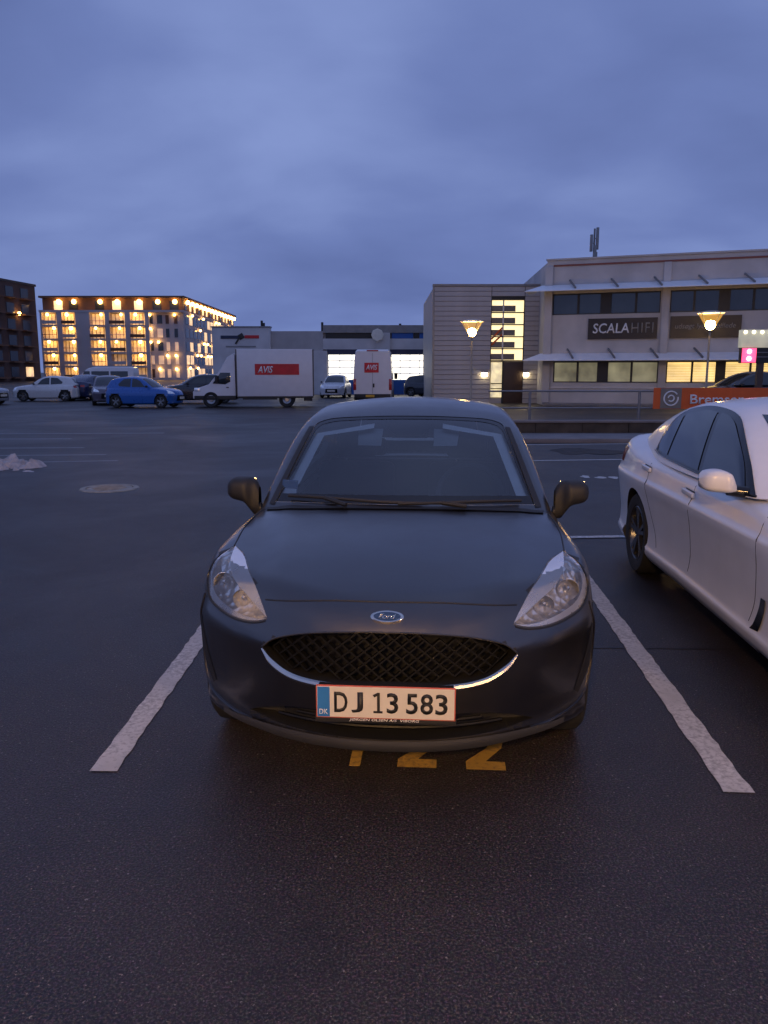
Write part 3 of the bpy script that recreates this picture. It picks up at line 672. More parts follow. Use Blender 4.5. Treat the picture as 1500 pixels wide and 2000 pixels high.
# painted bay number under the bumper
NUM = empty('bay_number', (-.018, 2.745, 0.005), R(-4.2)); tag(NUM, kind='structure')
MB().box(-.158, -.112, .38, .80, -.001, .001).build('painted_digit', M['yellow'], NUM)
for xd in (.055, .345):
    d = spline([(.0, .40), (.02, .44), (.07, .43), (.078, .37), (.05, .30), (.0, .19)], 16)
    dm = MB(); w_ = .052
    pts = [Vector((xd + p[0] * 1.45 + .01, .38 + p[1] * 1.0 - .13, 0)) for p in d]
    dm.add([(xd - .01, .385, .0), (xd + .155, .385, .0), (xd + .155, .46, .0), (xd + .075, .46, .0), (xd + .148, .585, .0), (xd + .085, .585, .0), (xd - .01, .455, .0)], [(0, 1, 2, 3, 4, 5, 6)])
    dm.add([(xd + .085, .5851, .0), (xd + .148, .5851, .0), (xd + .165, .68, .0), (xd + .13, .78, .0), (xd + .03, .78, .0), (xd - .005, .70, .0), (xd + .05, .69, .0), (xd + .06, .73, .0), (xd + .09, .73, .0), (xd + .11, .68, .0)], [(0, 1, 2, 9), (2, 3, 8, 9), (3, 4, 7, 8), (4, 5, 6, 7)])
    dm.build('painted_digit', M['yellow'], NUM)

# ------------------------------------------------------------------ the white saloon on the right
SAL = empty('parked_car', (2.75, 2.62, 0), R(-3.3), 'white saloon parked in the right-hand bay, cut off by the edge of the photo', 'car')
cut = MB()
for s in (-1, 1):
    for yy in (.72, 3.80):
        ring = [(yy + .372 * math.cos(2 * PI * k / 40), .335 + .372 * math.sin(2 * PI * k / 40)) for k in range(40)]
        cut.prism(ring, s * .60, s * 1.3, 'x')
V, F = capsule(saloon_body, 1.0, 3.9, .55, 220, 46, 60, 34)
carve('body', V, F, cut, saloon_body, [M['white_paint'], M['black_plastic']], SAL)
V, F = capsule(saloon_cabin, 2.3, 3.5, 1.05, 96, 34, 40, 34)
carve('roof', V, F, None, saloon_cabin, [M['white_paint']], SAL)
def pats(f, items, parent, s, off=.004):
    for nm, lo_c, hi_c, mt, nu, nv in items:
        MB().grid(patch(f, lo_c, hi_c, nu, nv, 'x', off if nm != 'window_surround' else off * .5, s * 1.3, 1.3, -s)).build(nm, mt, parent, smooth=True)
dlo_b = [(1.60, .975), (2.1, .985), (2.8, 1.002), (3.35, 1.012), (3.68, 1.03)]; dlo_t = spline([(1.60, .975), (1.90, 1.155), (2.24, 1.32), (2.48, 1.382), (2.8, 1.405), (3.1, 1.400), (3.42, 1.358), (3.62, 1.27), (3.70, 1.15), (3.68, 1.03)], 40)
fw_b = [(1.70, .995), (2.42, 1.008)]; fw_t = spline([(1.70, .995), (1.93, 1.145), (2.27, 1.300), (2.48, 1.355), (2.66, 1.372)], 20)
rw_b = [(2.50, 1.010), (3.22, 1.030)]; rw_t = spline([(2.74, 1.374), (3.0, 1.372), (3.34, 1.330)], 12)
qw_b = [(3.27, 1.032), (3.60, 1.042)]; qw_t = spline([(3.39, 1.322), (3.52, 1.275), (3.62, 1.18), (3.63, 1.06)], 12)
M['sal_glass'] = mat('saloon_glass', (0.010, 0.014, 0.022), 0.05, spec=0.9, var=0.0)
for s in (-1, 1):
    pats(saloon_cabin, [('window_surround', dlo_b, dlo_t, M['gloss_black'], 40, 10), ('side_window', fw_b, fw_t, M['sal_glass'], 20, 8), ('side_window', rw_b, rw_t, M['sal_glass'], 16, 8), ('quarter_window', qw_b, qw_t, M['sal_glass'], 12, 8)], SAL, s, .009)
    bl_pts = [(s * 1.3, p[0], p[1]) for p in spline(dlo_b, 30)]; bp = cast(saloon_cabin, np.array(bl_pts, float), (-s, 0, 0), 1.3); MB().tube(bp + grad(saloon_cabin, bp) * .006, .008, 6).build('belt_trim', M['gloss_black'], SAL, smooth=True)
    # door gaps, handles, vent, mirror
    def sgap(pts): 
        o = np.array([(s * 1.3, p[0], p[1]) for p in pts], float); P = cast(saloon_body, o, (-s, 0, 0), 1.3); P = P - grad(saloon_body, P) * .001
        MB().tube(P, .003, 6).build('panel_gap', M['grey_plastic'], SAL, smooth=True)
    sgap(spline([(2.46, .98), (2.44, .80), (2.44, .55), (2.48, .34)], 16)); sgap(spline([(1.36, .95), (1.34, .75), (1.38, .5), (1.44, .33)], 16)); sgap(spline([(3.52, .98), (3.46, .82), (3.40, .66), (3.28, .48), (3.20, .34)], 18))
    for yy, z_ in ((2.50, .862), (3.52, .905)):
        o = cast(saloon_body, np.array([(s * 1.3, yy, z_)]), (-s, 0, 0), 1.3)[0]
        MB().obox(o + np.array([s * .016, 0, 0]), (.012 * s, 0, 0), (0, .105, .004), (.0, 0, .016)).build('door_handle', M['white_paint'], SAL, bevel=.008, seg=3)
        MB().obox(o + np.array([s * .002, 0, -.004]), (.003 * s, 0, 0), (0, .08, .003), (.0, 0, .026)).build('handle_recess', M['grey_plastic'], SAL, bevel=.002)
    vb = MB().grid(patch(saloon_body, [(1.29, .315), (1.385, .305)], [(1.235, .50), (1.295, .50)], 6, 8, 'x', .006, s * 1.3, 1.3, -s)).build('fender_vent', M['gloss_black'], SAL, smooth=True)
    pats(saloon_body, [('sill_trim', [(1.30, .20), (3.36, .20)], [(1.30, .232), (3.36, .232)], M['white_paint'], 24, 3), ('tail_light', [(4.45, .86), (4.70, .87)], [(4.40, .985), (4.70, .985)], M['red_lens'], 10, 6)], SAL, s, .005)
    ss = np.linspace(0, 1, 14); zt = curve([(0, 1.03), (.15, 1.09), (.5, 1.112), (.85, 1.10), (1, 1.06)])(ss); zb = curve([(0, .99), (.2, .985), (.7, .990), (.92, 1.005), (1, 1.04)])(ss); hw = curve([(0, .04), (.3, .085), (.7, .082), (.93, .055), (1, .006)])(ss); xs = .915 + .185 * ss; rows_ = []
    for k in range(14):
        zc_, zh = (zt[k] + zb[k]) / 2, (zt[k] - zb[k]) / 2
        rows_.append([(s * xs[k], 1.70 + .03 * ss[k] + hw[k] * np.sign(math.cos(a)) * abs(math.cos(a))**.55, zc_ + zh * np.sign(math.sin(a)) * abs(math.sin(a))**.55) for a in np.linspace(0, 2 * PI, 27)])
    mir = MB().grid(rows_).build('door_mirror', M['white_paint'], SAL, smooth=True)
    MB().tube([(s * .84, 1.70, .985), (s * .95, 1.70, .998)], [.035, .03], 10).build('mirror_foot', M['gloss_black'], mir, smooth=True)
    wheel(SAL, s * .905, .72, .335, .23, s, M['dark_alloy'], 5); wheel(SAL, s * .895, 3.80, .335, .24, s, M['dark_alloy'], 5)
MB().grid(patch(saloon_cabin, [(-.70, 1.0), (.70, 1.0)], [(-.55, 1.38), (.55, 1.38)], 20, 8, 'y', .004, .4, 3)).build('windscreen', M['sal_glass'], SAL, smooth=True)
MB().grid(patch(saloon_cabin, [(-.52, 3.72), (.52, 3.72)], [(-.60, 4.42), (.60, 4.42)], 14, 8, 'z', .004, 1.8, 1.2, -1)).build('rear_window', M['sal_glass'], SAL, smooth=True)
for s in (-1, 1):
    lo_h, hi_h = spline([(s * .46, .615), (s * .62, .625), (s * .82, .66)], 12), spline([(s * .46, .695), (s * .62, .725), (s * .80, .755)], 12)
    hl2 = MB().grid(patch(saloon_body, lo_h, hi_h, 16, 6, 'y', .003, -.6, 3)).build('headlight', M['gloss_black'], SAL, smooth=True)
    for cx_, cz_ in ((.56, .672), (.70, .695)):
        c = on_nose(saloon_body, [(s * cx_, cz_)], .006)[0]; MB().tube([(c[0] + .032 * math.cos(a), c[1] - .004 + .3 * abs(c[0]) * .032 * math.cos(a) * s, c[2] + .03 * math.sin(a)) for a in np.linspace(0, 2 * PI, 21)[:-1]], .006, 6, closed=True).build('light_ring', M['bezel'], hl2, smooth=True)
    MB().grid(patch(saloon_body, lo_h, hi_h, 16, 6, 'y', .014, -.6, 3)).build('lens', M['lens'], hl2, smooth=True)
    lo_k, hi_k = spline([(s * .045, .50), (s * .22, .495), (s * .37, .52)], 10), spline([(s * .035, .685), (s * .22, .692), (s * .40, .675)], 10)
    kd = MB().grid(patch(saloon_body, lo_k, hi_k, 12, 6, 'y', .003, -.6, 3)).build('grille', M['gloss_black'], SAL, smooth=True)
    lp = np.vstack([lo_k, hi_k[::-1]]); MB().tube(on_nose(saloon_body, [tuple(p) for p in lp], .006), .008, 6, closed=True).build('chrome_frame', M['chrome'], kd, smooth=True)
    for q in range(6): xq = s * (.08 + .05 * q); MB().tube(on_nose(saloon_body, [(xq, z_) for z_ in np.linspace(.51, .675, 6)], .006), .006, 5).build('grille_bar', M['dark_alloy'], kd, smooth=True)
    MB().tube(on_top(saloon_body, spline([(s * .70, .50), (s * .74, .8), (s * .72, 1.25)], 12), -.001), .003, 6).build('panel_gap', M['grey_plastic'], SAL, smooth=True)
    MB().grid(patch(saloon_body, [(s * .52, .27), (s * .76, .29)], [(s * .56, .42), (s * .78, .44)], 8, 5, 'y', .003, -.6, 3)).build('side_intake', M['black_plastic'], SAL, smooth=True)
MB().grid(patch(saloon_body, [(-.46, .26), (.46, .26)], [(-.40, .38), (.40, .38)], 16, 5, 'y', .003, -.6, 3)).build('lower_intake', M['black_plastic'], SAL, smooth=True)
MB().tube(on_nose(saloon_body, [(x_, .745 - .03 * abs(x_)) for x_ in np.linspace(-.5, .5, 15)], -.001), .003, 6).build('panel_gap', M['grey_plastic'], SAL, smooth=True)

# ------------------------------------------------------------------ cars farther off: two prototypes, copied with their parts
def far_proto(kind):
    root = empty('parked_car')
    fb_, fc_ = (hatch_body, hatch_cabin) if kind == 'hatch' else (saloon_body, saloon_cabin)
    ax_ = (.83, 3.32, .312, .352) if kind == 'hatch' else (.84, 3.80, .335, .372)
    ct = MB()
    for s in (-1, 1):
        for yy in ax_[:2]: ct.prism([(yy + ax_[3] * math.cos(2 * PI * k / 24), ax_[2] + ax_[3] * math.sin(2 * PI * k / 24)) for k in range(24)], s * .6, s * 1.3, 'x')
    V, F = capsule(fb_, .95, 3.1 if kind == 'hatch' else 3.9, .55, 64, 28, 24, 16); carve('body', V, F, ct, fb_, [M['hatch_paint'], M['black_plastic']], root)
    V, F = capsule(fc_, 2.1, 3.0 if kind == 'hatch' else 3.5, 1.05, 56, 22, 14, 16); carve('roof', V, F, None, fc_, [M['hatch_paint']], root)
    for s in (-1, 1):
        if kind == 'hatch': it = [('side_window', [(1.70, .98), (2.42, .985)], [(1.70, .985), (1.98, 1.265), (2.22, 1.36), (2.42, 1.37)], M['far_glass'], 12, 6), ('side_window', [(2.50, .985), (3.15, 1.02)], [(2.50, 1.375), (2.9, 1.35), (3.2, 1.12)], M['far_glass'], 12, 6)]
        else: it = [('side_window', fw_b, fw_t, M['far_glass'], 12, 6), ('side_window', rw_b, rw_t, M['far_glass'], 10, 6), ('quarter_window', qw_b, qw_t, M['far_glass'], 8, 5)]
        pats(fc_, it, root, s, .008)
        for yy in ax_[:2]: wheel(root, s * .85, yy, ax_[2], .2, s, M['alloy'], 5, n=24)
        xo = .47
        hp = patch(fb_, [(s * .50, .66), (s * .78, .69)], [(s * .55, .76), (s * .74, .84)], 8, 5, 'y', .006, -.6, 3); MB().grid(hp).build('headlight', M['bezel'], root, smooth=True)
        tp_ = patch(fb_, [(s * .50, .78), (s * .74, .78)], [(s * .52, .90), (s * .72, .90)], 6, 4, 'y', .006, 5.6, 3, -1); MB().grid(tp_).build('tail_light', M['red_lens'], root, smooth=True)
        MB().box(min(s * .86, s * .98), max(s * .86, s * .98), 1.48 if kind == 'hatch' else 1.75, 1.60 if kind == 'hatch' else 1.87, .96, 1.06).build('door_mirror', M['black_plastic'], root, bevel=.03, seg=2)
    if kind == 'hatch':
        MB().grid(patch(fc_, ws_bot, ws_top, 20, 6, 'y', .006, .4, 3)).build('windscreen', M['far_glass'], root, smooth=True); MB().grid(patch(fc_, [(-.5, 1.05), (.5, 1.05)], [(-.45, 1.34), (.45, 1.34)], 10, 5, 'y', .006, 4.6, 2.2, -1)).build('rear_window', M['far_glass'], root, smooth=True)
    else:
        MB().grid(patch(fc_, [(-.70, 1.0), (.70, 1.0)], [(-.55, 1.38), (.55, 1.38)], 16, 6, 'y', .006, .4, 3)).build('windscreen', M['far_glass'], root, smooth=True)
    MB().grid(patch(fb_, [(-.42, .34), (.42, .34)], [(-.40, .60), (.40, .60)], 10, 4, 'y', .004, -.6, 3)).build('grille', M['gloss_black'], root, smooth=True)
    MB().box(-.26, .26, -.012, .02, .42, .53).build('number_plate', M['plate'], root)
    return root
protos = {k: far_proto(k) for k in ('hatch', 'saloon')}
used = set()
PAINT = {}
def carpaint(name, c, metal=0.3):
    if name not in PAINT: PAINT[name] = mat(name, c, 0.3, metal, 0.7, 0.06, var=0.05)
    return PAINT[name]
def far_car(kind, loc, deg, paint, label, scale=(1, 1, 1)):
    """loc = centre of the car on the ground; deg 0 faces the camera"""
    p = protos[kind]; L = 4.03 if kind == 'hatch' else 4.94
    o = p if kind not in used else copy_tree(p); used.add(kind)
    a = R(deg); c = Vector((0, L / 2 * scale[1])); c = Vector((c.x * math.cos(a) - c.y * math.sin(a), c.x * math.sin(a) + c.y * math.cos(a)))
    o.location = (loc[0] - c.x, loc[1] - c.y, 0); o.rotation_euler = (0, 0, a); o.scale = scale
    tag(o, label, 'car', 'cars parked across the lot')
    for ch in o.children:
        if ch.name.split('.')[0] in ('body', 'roof'):
            ch.material_slots[0].link = 'OBJECT'; ch.material_slots[0].material = paint
    return o
far_car('hatch', (-11.2, 38.0), 82, carpaint('blue_car_paint', (0.010, 0.095, 0.36)), 'bright blue hatchback parked side-on left of the box truck', (.95, .88, .98))
far_car('hatch', (-10.0, 43.5), -80, carpaint('black_car_paint', (0.012, 0.014, 0.022)), 'black car half hidden between the blue hatchback and the box truck', (1, 1.05, 1.05))
far_car('hatch', (-14.3, 42.0), 20, carpaint('plum_car_paint', (0.10, 0.085, 0.12)), 'grey car peeking out behind the tail of the blue hatchback')
far_car('hatch', (-19.45, 46.6), -84, carpaint('pale_car_paint', (0.55, 0.55, 0.55), 0.1), 'white hatchback facing left at the left end of the row', (.95, .92, .97))
far_car('saloon', (-17.7, 48.8), 171, carpaint('navy_car_paint', (0.012, 0.02, 0.075)), 'navy blue car parked beside the white hatchback', (1, .86, 1.02))
far_car('saloon', (-21.6, 41.5), 82, carpaint('silver_car_paint', (0.26, 0.28, 0.32)), 'silver car cut off by the left edge of the photo', (1, .9, 1))
far_car('hatch', (-3.15, 53.0), -6, carpaint('white_small_car_paint', (0.62, 0.63, 0.66), 0.1), 'small white car facing us beside the rear of the box truck', (.95, .95, 1))
far_car('hatch', (3.35, 54.5), 60, carpaint('midnight_car_paint', (0.015, 0.018, 0.03)), 'dark car half hidden by the left edge of the clad stair tower')
far_car('saloon', (14.75, 33.0), -83, carpaint('dark_blue_car_paint', (0.012, 0.013, 0.02)), 'dark saloon parked behind the orange banner', (1, 1.02, 1.13))

# ------------------------------------------------------------------ vans and the box truck
M['avis_red'] = mat('red_decal', (0.55, 0.012, 0.02), 0.5)
M['van_white'] = mat('white_van_paint', (0.66, 0.64, 0.65), 0.4, coat=0.5, var=0.04)
M['orange_plate'] = mat('yellow_plate', (0.62, 0.33, 0.02), 0.5)
TRK = empty('box_truck', (-9.0, 38.6, 0), R(5), 'white box truck facing left with a red and white logo panel', 'truck')
MB().box(2.02, 5.62, -1.02, 1.02, .52, 2.70).build('cargo_box', M['van_white'], TRK, bevel=.03)
for xx in (2.02, 5.58): MB().box(xx, xx + .05, -1.028, -1.012, .53, 2.69).build('box_edge_trim', M['grey_plastic'], TRK)
cab = [(0, .42), (0, .72), (.12, .88), (.75, 1.08), (1.25, 1.70), (1.45, 2.02), (1.62, 2.32), (1.92, 2.50), (1.97, 2.5), (1.97, .42)]
MB().prism(cab, -.92, .92, 'y').build('cab', M['van_white'], TRK, bevel=.06, seg=3)
MB().prism([(.92, 1.12), (1.30, 1.62), (1.74, 1.62), (1.74, 1.20), (1.5, 1.08)], -.935, -.90, 'y').build('side_window', M['far_glass'], TRK, bevel=.006)
MB().add([(.79, -.82, 1.14), (.79, .82, 1.14), (1.235, .78, 1.70), (1.235, -.78, 1.70)], [(0, 1, 2, 3)]).build('windscreen', M['far_glass'], TRK)
MB().obox((.36, 0, .99), (.30, 0, .10), (0, .80, 0), (-.005, 0, .02)).build('bonnet_grille', M['black_plastic'], TRK)
MB().box(.05, 1.98, -.928, .928, .36, .56).build('bumper_and_skirt', M['black_plastic'], TRK, bevel=.03)
MB().box(1.6, 5.5, -.45, .45, .42, .50).build('chassis', M['black_plastic'], TRK); MB().box(2.05, 5.60, -1.0, 1.0, .44, .517).build('floor_rail', M['black_plastic'], TRK)
MB().box(5.15, 5.55, -.95, .95, .30, .42).build('rear_bumper', M['black_plastic'], TRK); MB().bar((2.3, -.98, .42), (3.9, -.98, .42), .04, .10).build('side_guard', M['black_plastic'], TRK)
MB().box(1.05, 1.17, -1.12, -.94, 1.15, 1.50).build('wing_mirror', M['black_plastic'], TRK, bevel=.03); MB().box(1.55, 1.66, -.945, -.93, .92, .96).build('door_handle', M['black_plastic'], TRK)
MB().box(.06, .34, -.93, -.70, .74, .92).build('headlight', M['bezel'], TRK, bevel=.03)
dc = MB().box(2.90, 4.95, -1.034, -1.0202, 1.52, 2.02).build('logo_panel', M['avis_red'], TRK)
text('logo_lettering', 'AVIS', .72, .32, M['white'], dc, (3.02, -1.035, 1.60), (1, 0, 0), (0, 0, 1), .02, .25, .002)
for s, y_ in ((-1, -.94), (1, .94)):
    for xx in (.82, 4.35):
        # wheels run along x here: build them turned
        t = MB().lathe([(.20, y_ - s * .24), (.34, y_ - s * .24), (.37, y_ - s * .2), (.37, y_ - s * .03), (.34, y_), (.24, y_), (.20, y_ - s * .03)], 28, (xx, 0, .37), 'y').build('wheel', M['rubber'], TRK, smooth=True)
        MB().lathe([(.001, y_ - s * .05), (.08, y_ - s * .05), (.10, y_ - s * .1), (.19, y_ - s * .06), (.205, y_ - s * .01)], 24, (xx, 0, .37), 'y').build('rim', M['alloy'], t, smooth=True)

def van(loc, deg, L, W, Hh, label, side_glass=False, logo=False, paint='van_white'):
    """panel van, x runs from nose (0) to tail (L)"""
    o = empty('delivery_van' if not side_glass else 'minibus', loc, R(deg), label, 'van')
    k = Hh / 2.75
    prof = [(0, .35), (0, .80 * k + .1), (.10, .95 * k + .1), (.75, 1.12 * k + .1), (1.55, Hh - .35), (1.85, Hh - .08), (2.2, Hh), (L - .12, Hh), (L - .02, Hh - .10), (L, 1.1), (L, .35)]
    # body as a loft so the roof is narrower than the waist
    rows_ = []
    for (px_, pz_) in prof: pass
    n = 9
    sec = [(-.97, .0), (-1.0, .3), (-.995, .45), (-.93, .85), (-.88, .97), (-.80, 1.0), (.80, 1.0), (.88, .97), (.93, .85), (.995, .45), (1.0, .3), (.97, .0)]
    top = curve([(0, .95 * k + .06), (.12, .98 * k + .1), (.75, 1.12 * k + .1), (1.5, Hh - .38), (1.85, Hh - .10), (2.3, Hh), (L - .15, Hh), (L, Hh - .1)])
    xs_ = [0, .06, .2, .45, .75, 1.0, 1.25, 1.5, 1.7, 1.9, 2.3, 2.31, L - .3, L - .06, L]
    for x_ in xs_:
        t_ = float(top(x_)); wn = W / 2 * (1 - .10 * max(0, 1 - x_ / .45)**2); wn = wn * (1 - (.02 if x_ > L - .05 else 0)); zb_ = .35
        rows_.append([(x_, a * wn * (1 if x_ > 1.0 else 1 - .0 * b), zb_ + b * (t_ - zb_)) for a, b in sec])
    mb = MB().grid(rows_); m_ = len(sec); mb.f += [tuple(range(m_)), tuple((len(xs_) - 1) * m_ + i for i in range(m_))[::-1]]
    mb.build('body', M[paint], o, smooth=True)
    MB().box(-.03, L + .02, -W / 2 * .97, W / 2 * .97, .26, .36).build('lower_skirt', M['black_plastic'], o, bevel=.02)
    MB().box(L - .02, L + .08, -W / 2 * .95, W / 2 * .95, .30, .52).build('rear_bumper', M['black_plastic'], o, bevel=.02)
    for s in (-1, 1):
        if side_glass:
            z0, z1 = 1.0 * k + .22, Hh - .28
            for a_, b_ in ((1.35, 1.95), (2.05, 3.1), (3.2, L - .35)):
                MB().add([(a_, s * (W / 2 * .985 + .012), z0), (b_, s * (W / 2 * .985 + .012), z0), (b_, s * (W / 2 * .94 + .012), z1), (a_ + (.25 if a_ < 1.4 else 0), s * (W / 2 * .94 + .012), z1)], [(0, 1, 2, 3)]).build('side_window', M['far_glass'], o)
        else:
            MB().add([(1.2, s * (W / 2 + .006), 1.30), (1.95, s * (W / 2 + .006), 1.30), (1.95, s * (W / 2 * .95 + .01), 1.85), (1.55, s * (W / 2 * .95 + .01), 1.85)], [(0, 1, 2, 3)]).build('side_window', M['far_glass'], o)
            MB().box(L - .06, L + .012, min(s * (W / 2 - .15), s * (W / 2 + .004)), max(s * (W / 2 - .15), s * (W / 2 + .004)), .72, 1.30).build('tail_light', M['red_lens'], o, bevel=.01)
            MB().box(1.25, 1.38, min(s * (W / 2 + .03), s * (W / 2 + .22)), max(s * (W / 2 + .03), s * (W / 2 + .22)), 1.25, 1.60).build('wing_mirror', M['black_plastic'], o, bevel=.03)
        for xx in (.95, L - 1.05):
            y_ = s * (W / 2 - .03)
            t = MB().lathe([(.19, y_ - s * .22), (.31, y_ - s * .22), (.335, y_ - s * .18), (.335, y_ - s * .03), (.31, y_ + s * .0), (.2, y_)], 24, (xx, 0, .335), 'y').build('wheel', M['rubber'], o, smooth=True)
            MB().lathe([(.001, y_ - s * .03), (.1, y_ - s * .05), (.2, y_ + s * .002)], 20, (xx, 0, .335), 'y').build('rim', M['alloy'], t, smooth=True)
            ar = MB().prism([(xx + .40 * math.cos(a), .335 + .40 * math.sin(a)) for a in np.linspace(0, 2 * PI, 25)[:-1]], s * (W / 2 - .05), s * (W / 2 + .0025), 'y').build('wheel_arch', M['black_plastic'], o)
    if not side_glass:
        MB().box(L + .002, L + .008, -.006, .006, .54, Hh - .2).build('door_gap', M['grey_plastic'], o)
        MB().box(L + .001, L + .03, .02, .10, .86, 1.06).build('door_handle', M['black_plastic'], o, bevel=.008)
        MB().box(L - .02, L + .02, -.30, .30, Hh - .10, Hh - .03).build('brake_light_bar', M['red_lens'], o, bevel=.01)
        MB().box(L + .07, L + .09, -.35, .10, .36, .48).build('number_plate', M['orange_plate'], o)
    if logo:
        d_ = MB().box(L + .0082, L + .016, -.42, .32, 1.62, 2.12).build('logo_panel', M['avis_red'], o)
        text('logo_lettering', 'AVIS', .60, .27, M['white'], d_, (L + .0165, -.35, 1.75), (0, 1, 0), (0, 0, 1), .02, .25, .002)
    return o
van((-.40, 47.6, 0), -92, 5.6, 2.0, 2.80, 'white delivery van seen from behind with a red logo on its doors', logo=True)
van((-20.3, 51.0, 0), 6, 4.6, 1.85, 1.98, 'white minibus with dark side windows behind the parked cars', side_glass=True)

# ------------------------------------------------------------------ buildings
M['render_wall'] = mat('pale_render', (0.55, 0.53, 0.53), 0.8, var=0.16, vscale=0.6, bmp=0.15)
M['panel_wall'] = mat('cream_wall_panel', (0.46, 0.445, 0.44), 0.75, var=0.18, vscale=0.5, bmp=0.1)
M['siding'] = mat('grey_siding', (0.40, 0.375, 0.365), 0.6, var=0.10, vscale=1.2)
M['metal_grey'] = mat('galvanised_steel', (0.22, 0.22, 0.225), 0.5, 0.5)
M['brown_post'] = mat('brown_steel', (0.07, 0.045, 0.035), 0.5)
M['shade'] = mat('white_sunshade', (0.74, 0.75, 0.78), 0.45, var=0.05)
M['dark_frame'] = mat('dark_window_frame', (0.015, 0.014, 0.014), 0.5)
M['office_glass'] = mat('office_glass', (0.03, 0.038, 0.05), 0.04, spec=0.8, var=0.3, vscale=0.9)
M['sign_black'] = mat('black_sign_board', (0.02, 0.013, 0.01), 0.4)
M['red_line'] = mat('red_brown_trim', (0.22, 0.07, 0.05), 0.6)
M['door_blue'] = mat('blue_door_panel', (0.008, 0.095, 0.36), 0.5)
M['navy'] = mat('navy_fascia', (0.012, 0.02, 0.06), 0.5)
M['brown_brick'] = mat('brown_brick', (0.10, 0.055, 0.045), 0.85, var=0.25, vscale=0.6)
M['pent_brown'] = mat('brown_penthouse', (0.17, 0.085, 0.05), 0.8, var=0.15, vscale=0.3)
M['wood'] = mat('brown_door_wood', (0.05, 0.026, 0.018), 0.5)
M['orange'] = mat('orange_banner', (0.68, 0.115, 0.018), 0.6, var=0.08)
M['banner_grey'] = mat('grey_print', (0.21, 0.185, 0.155), 0.6)
M['lit_white'] = emat('lit_workshop', (1.0, 0.90, 0.70), 2.2, var=0.25, vscale=0.8)
M['lit_blind'] = emat('lit_office', (1.0, 0.66, 0.20), 1.15, var=0.30, vscale=1.1)
M['lit_stair'] = emat('lit_stairwell', (1.0, 0.78, 0.36), 1.35, var=0.15, vscale=0.7)
M['lit_dim'] = emat('dim_lit_room', (0.62, 0.56, 0.34), 0.26, base=(0.1, 0.1, 0.09), var=0.6, vscale=1.0)
M['lit_door'] = emat('lit_sidelight', (0.95, 0.76, 0.33), 0.7, var=0.5, vscale=2.5)
M['wall_lamp'] = emat('wall_lamp_glow', (1.0, 0.80, 0.45), 14.0)
M['globe'] = emat('street_lamp_globe', (1.0, 0.60, 0.20), 120.0)
M['globe_bright'] = emat('bright_street_lamp_globe', (1.0, 0.55, 0.19), 1300.0)
def cone_mat():  # see-through emission imitating the orange halo round a globe
    m = bpy.data.materials.new('painted_lamp_halo'); m.use_nodes = True; t = m.node_tree; t.nodes.clear()
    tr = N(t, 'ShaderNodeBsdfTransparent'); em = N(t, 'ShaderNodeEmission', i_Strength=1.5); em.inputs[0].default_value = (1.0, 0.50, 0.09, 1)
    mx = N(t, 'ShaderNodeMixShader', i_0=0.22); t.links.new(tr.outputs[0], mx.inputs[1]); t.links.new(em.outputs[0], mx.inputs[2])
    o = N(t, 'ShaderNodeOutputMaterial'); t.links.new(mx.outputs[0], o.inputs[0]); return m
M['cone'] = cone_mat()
M['lamp_paint'] = mat('lamp_grey_paint', (0.28, 0.26, 0.22), 0.5)
M['lamp_inner'] = mat('lamp_reflector_white', (0.75, 0.70, 0.6), 0.5)
M['apt_wall'] = mat('apartment_white_wall', (0.50, 0.44, 0.43), 0.8, var=0.08, vscale=0.2)
M['apt_warm'] = emat('lit_balcony_room', (1.0, 0.46, 0.09), 0.75, var=0.6, vscale=0.7)
M['apt_mid'] = emat('half_lit_room', (1.0, 0.48, 0.11), 0.42, var=0.6, vscale=0.9)
M['apt_warm2'] = emat('lit_window_room', (1.0, 0.60, 0.22), 0.95, var=0.45, vscale=0.8)
M['apt_lamp'] = emat('balcony_lamp_glow', (1.0, 0.52, 0.12), 20.0)
M['apt_dark'] = mat('dark_apartment_glass', (0.03, 0.035, 0.045), 0.1)

class Plane:
    """vertical facade: u runs along it, w comes out towards the viewer, z is up"""
    def __init__(s, c, yaw): s.c = c; s.yaw = yaw
    def root(s, name, label, cat): return empty(name, (s.c[0], s.c[1], 0), -s.yaw, label, cat)
def wbox(name, m, parent, u0, u1, w0, w1, z0, z1, bevel=0.0):     # local: x=u, y=-w
    return MB().box(u0, u1, -w1, -w0, z0, z1).build(name, m, parent, bevel=bevel)

# ---- two-storey office block on the right
OFF = Plane((7.93, 40.21), R(20)).root('office_building', 'cream two-storey office block with white sunshades and black signs', 'building')
def wall_with_holes(u0, u1, z0, z1, holes, depth=.25, w=0.0):
    us = sorted({u0, u1, *[h[0] for h in holes], *[h[1] for h in holes]}); zs = sorted({z0, z1, *[h[2] for h in holes], *[h[3] for h in holes]}); mb = MB()
    for a, b in zip(us, us[1:]):
        for c, d in zip(zs, zs[1:]):
            um, zm = (a + b) / 2, (c + d) / 2
            if any(h[0] < um < h[1] and h[2] < zm < h[3] for h in holes): continue
            mb.box(a, b, -w, -w + depth, c, d)
    me = mb; return me
holes = [(.30, 5.30, 4.38, 5.38), (5.72, 10.70, 4.38, 5.38), (.45, 5.36, 1.14, 2.15), (5.72, 10.70, 1.14, 2.15), (11.1, 15.6, 4.38, 5.38), (11.1, 15.6, 1.14, 2.15)]
wall_with_holes(0, 16, 0, 6.95, holes).build('facade_wall', M['panel_wall'], OFF)
MB().prism([(.0, .26), (16, .26), (17.5, 20), (-6.1, 20)], 0, 6.93, 'z').build('rear_block', M['panel_wall'], OFF) 
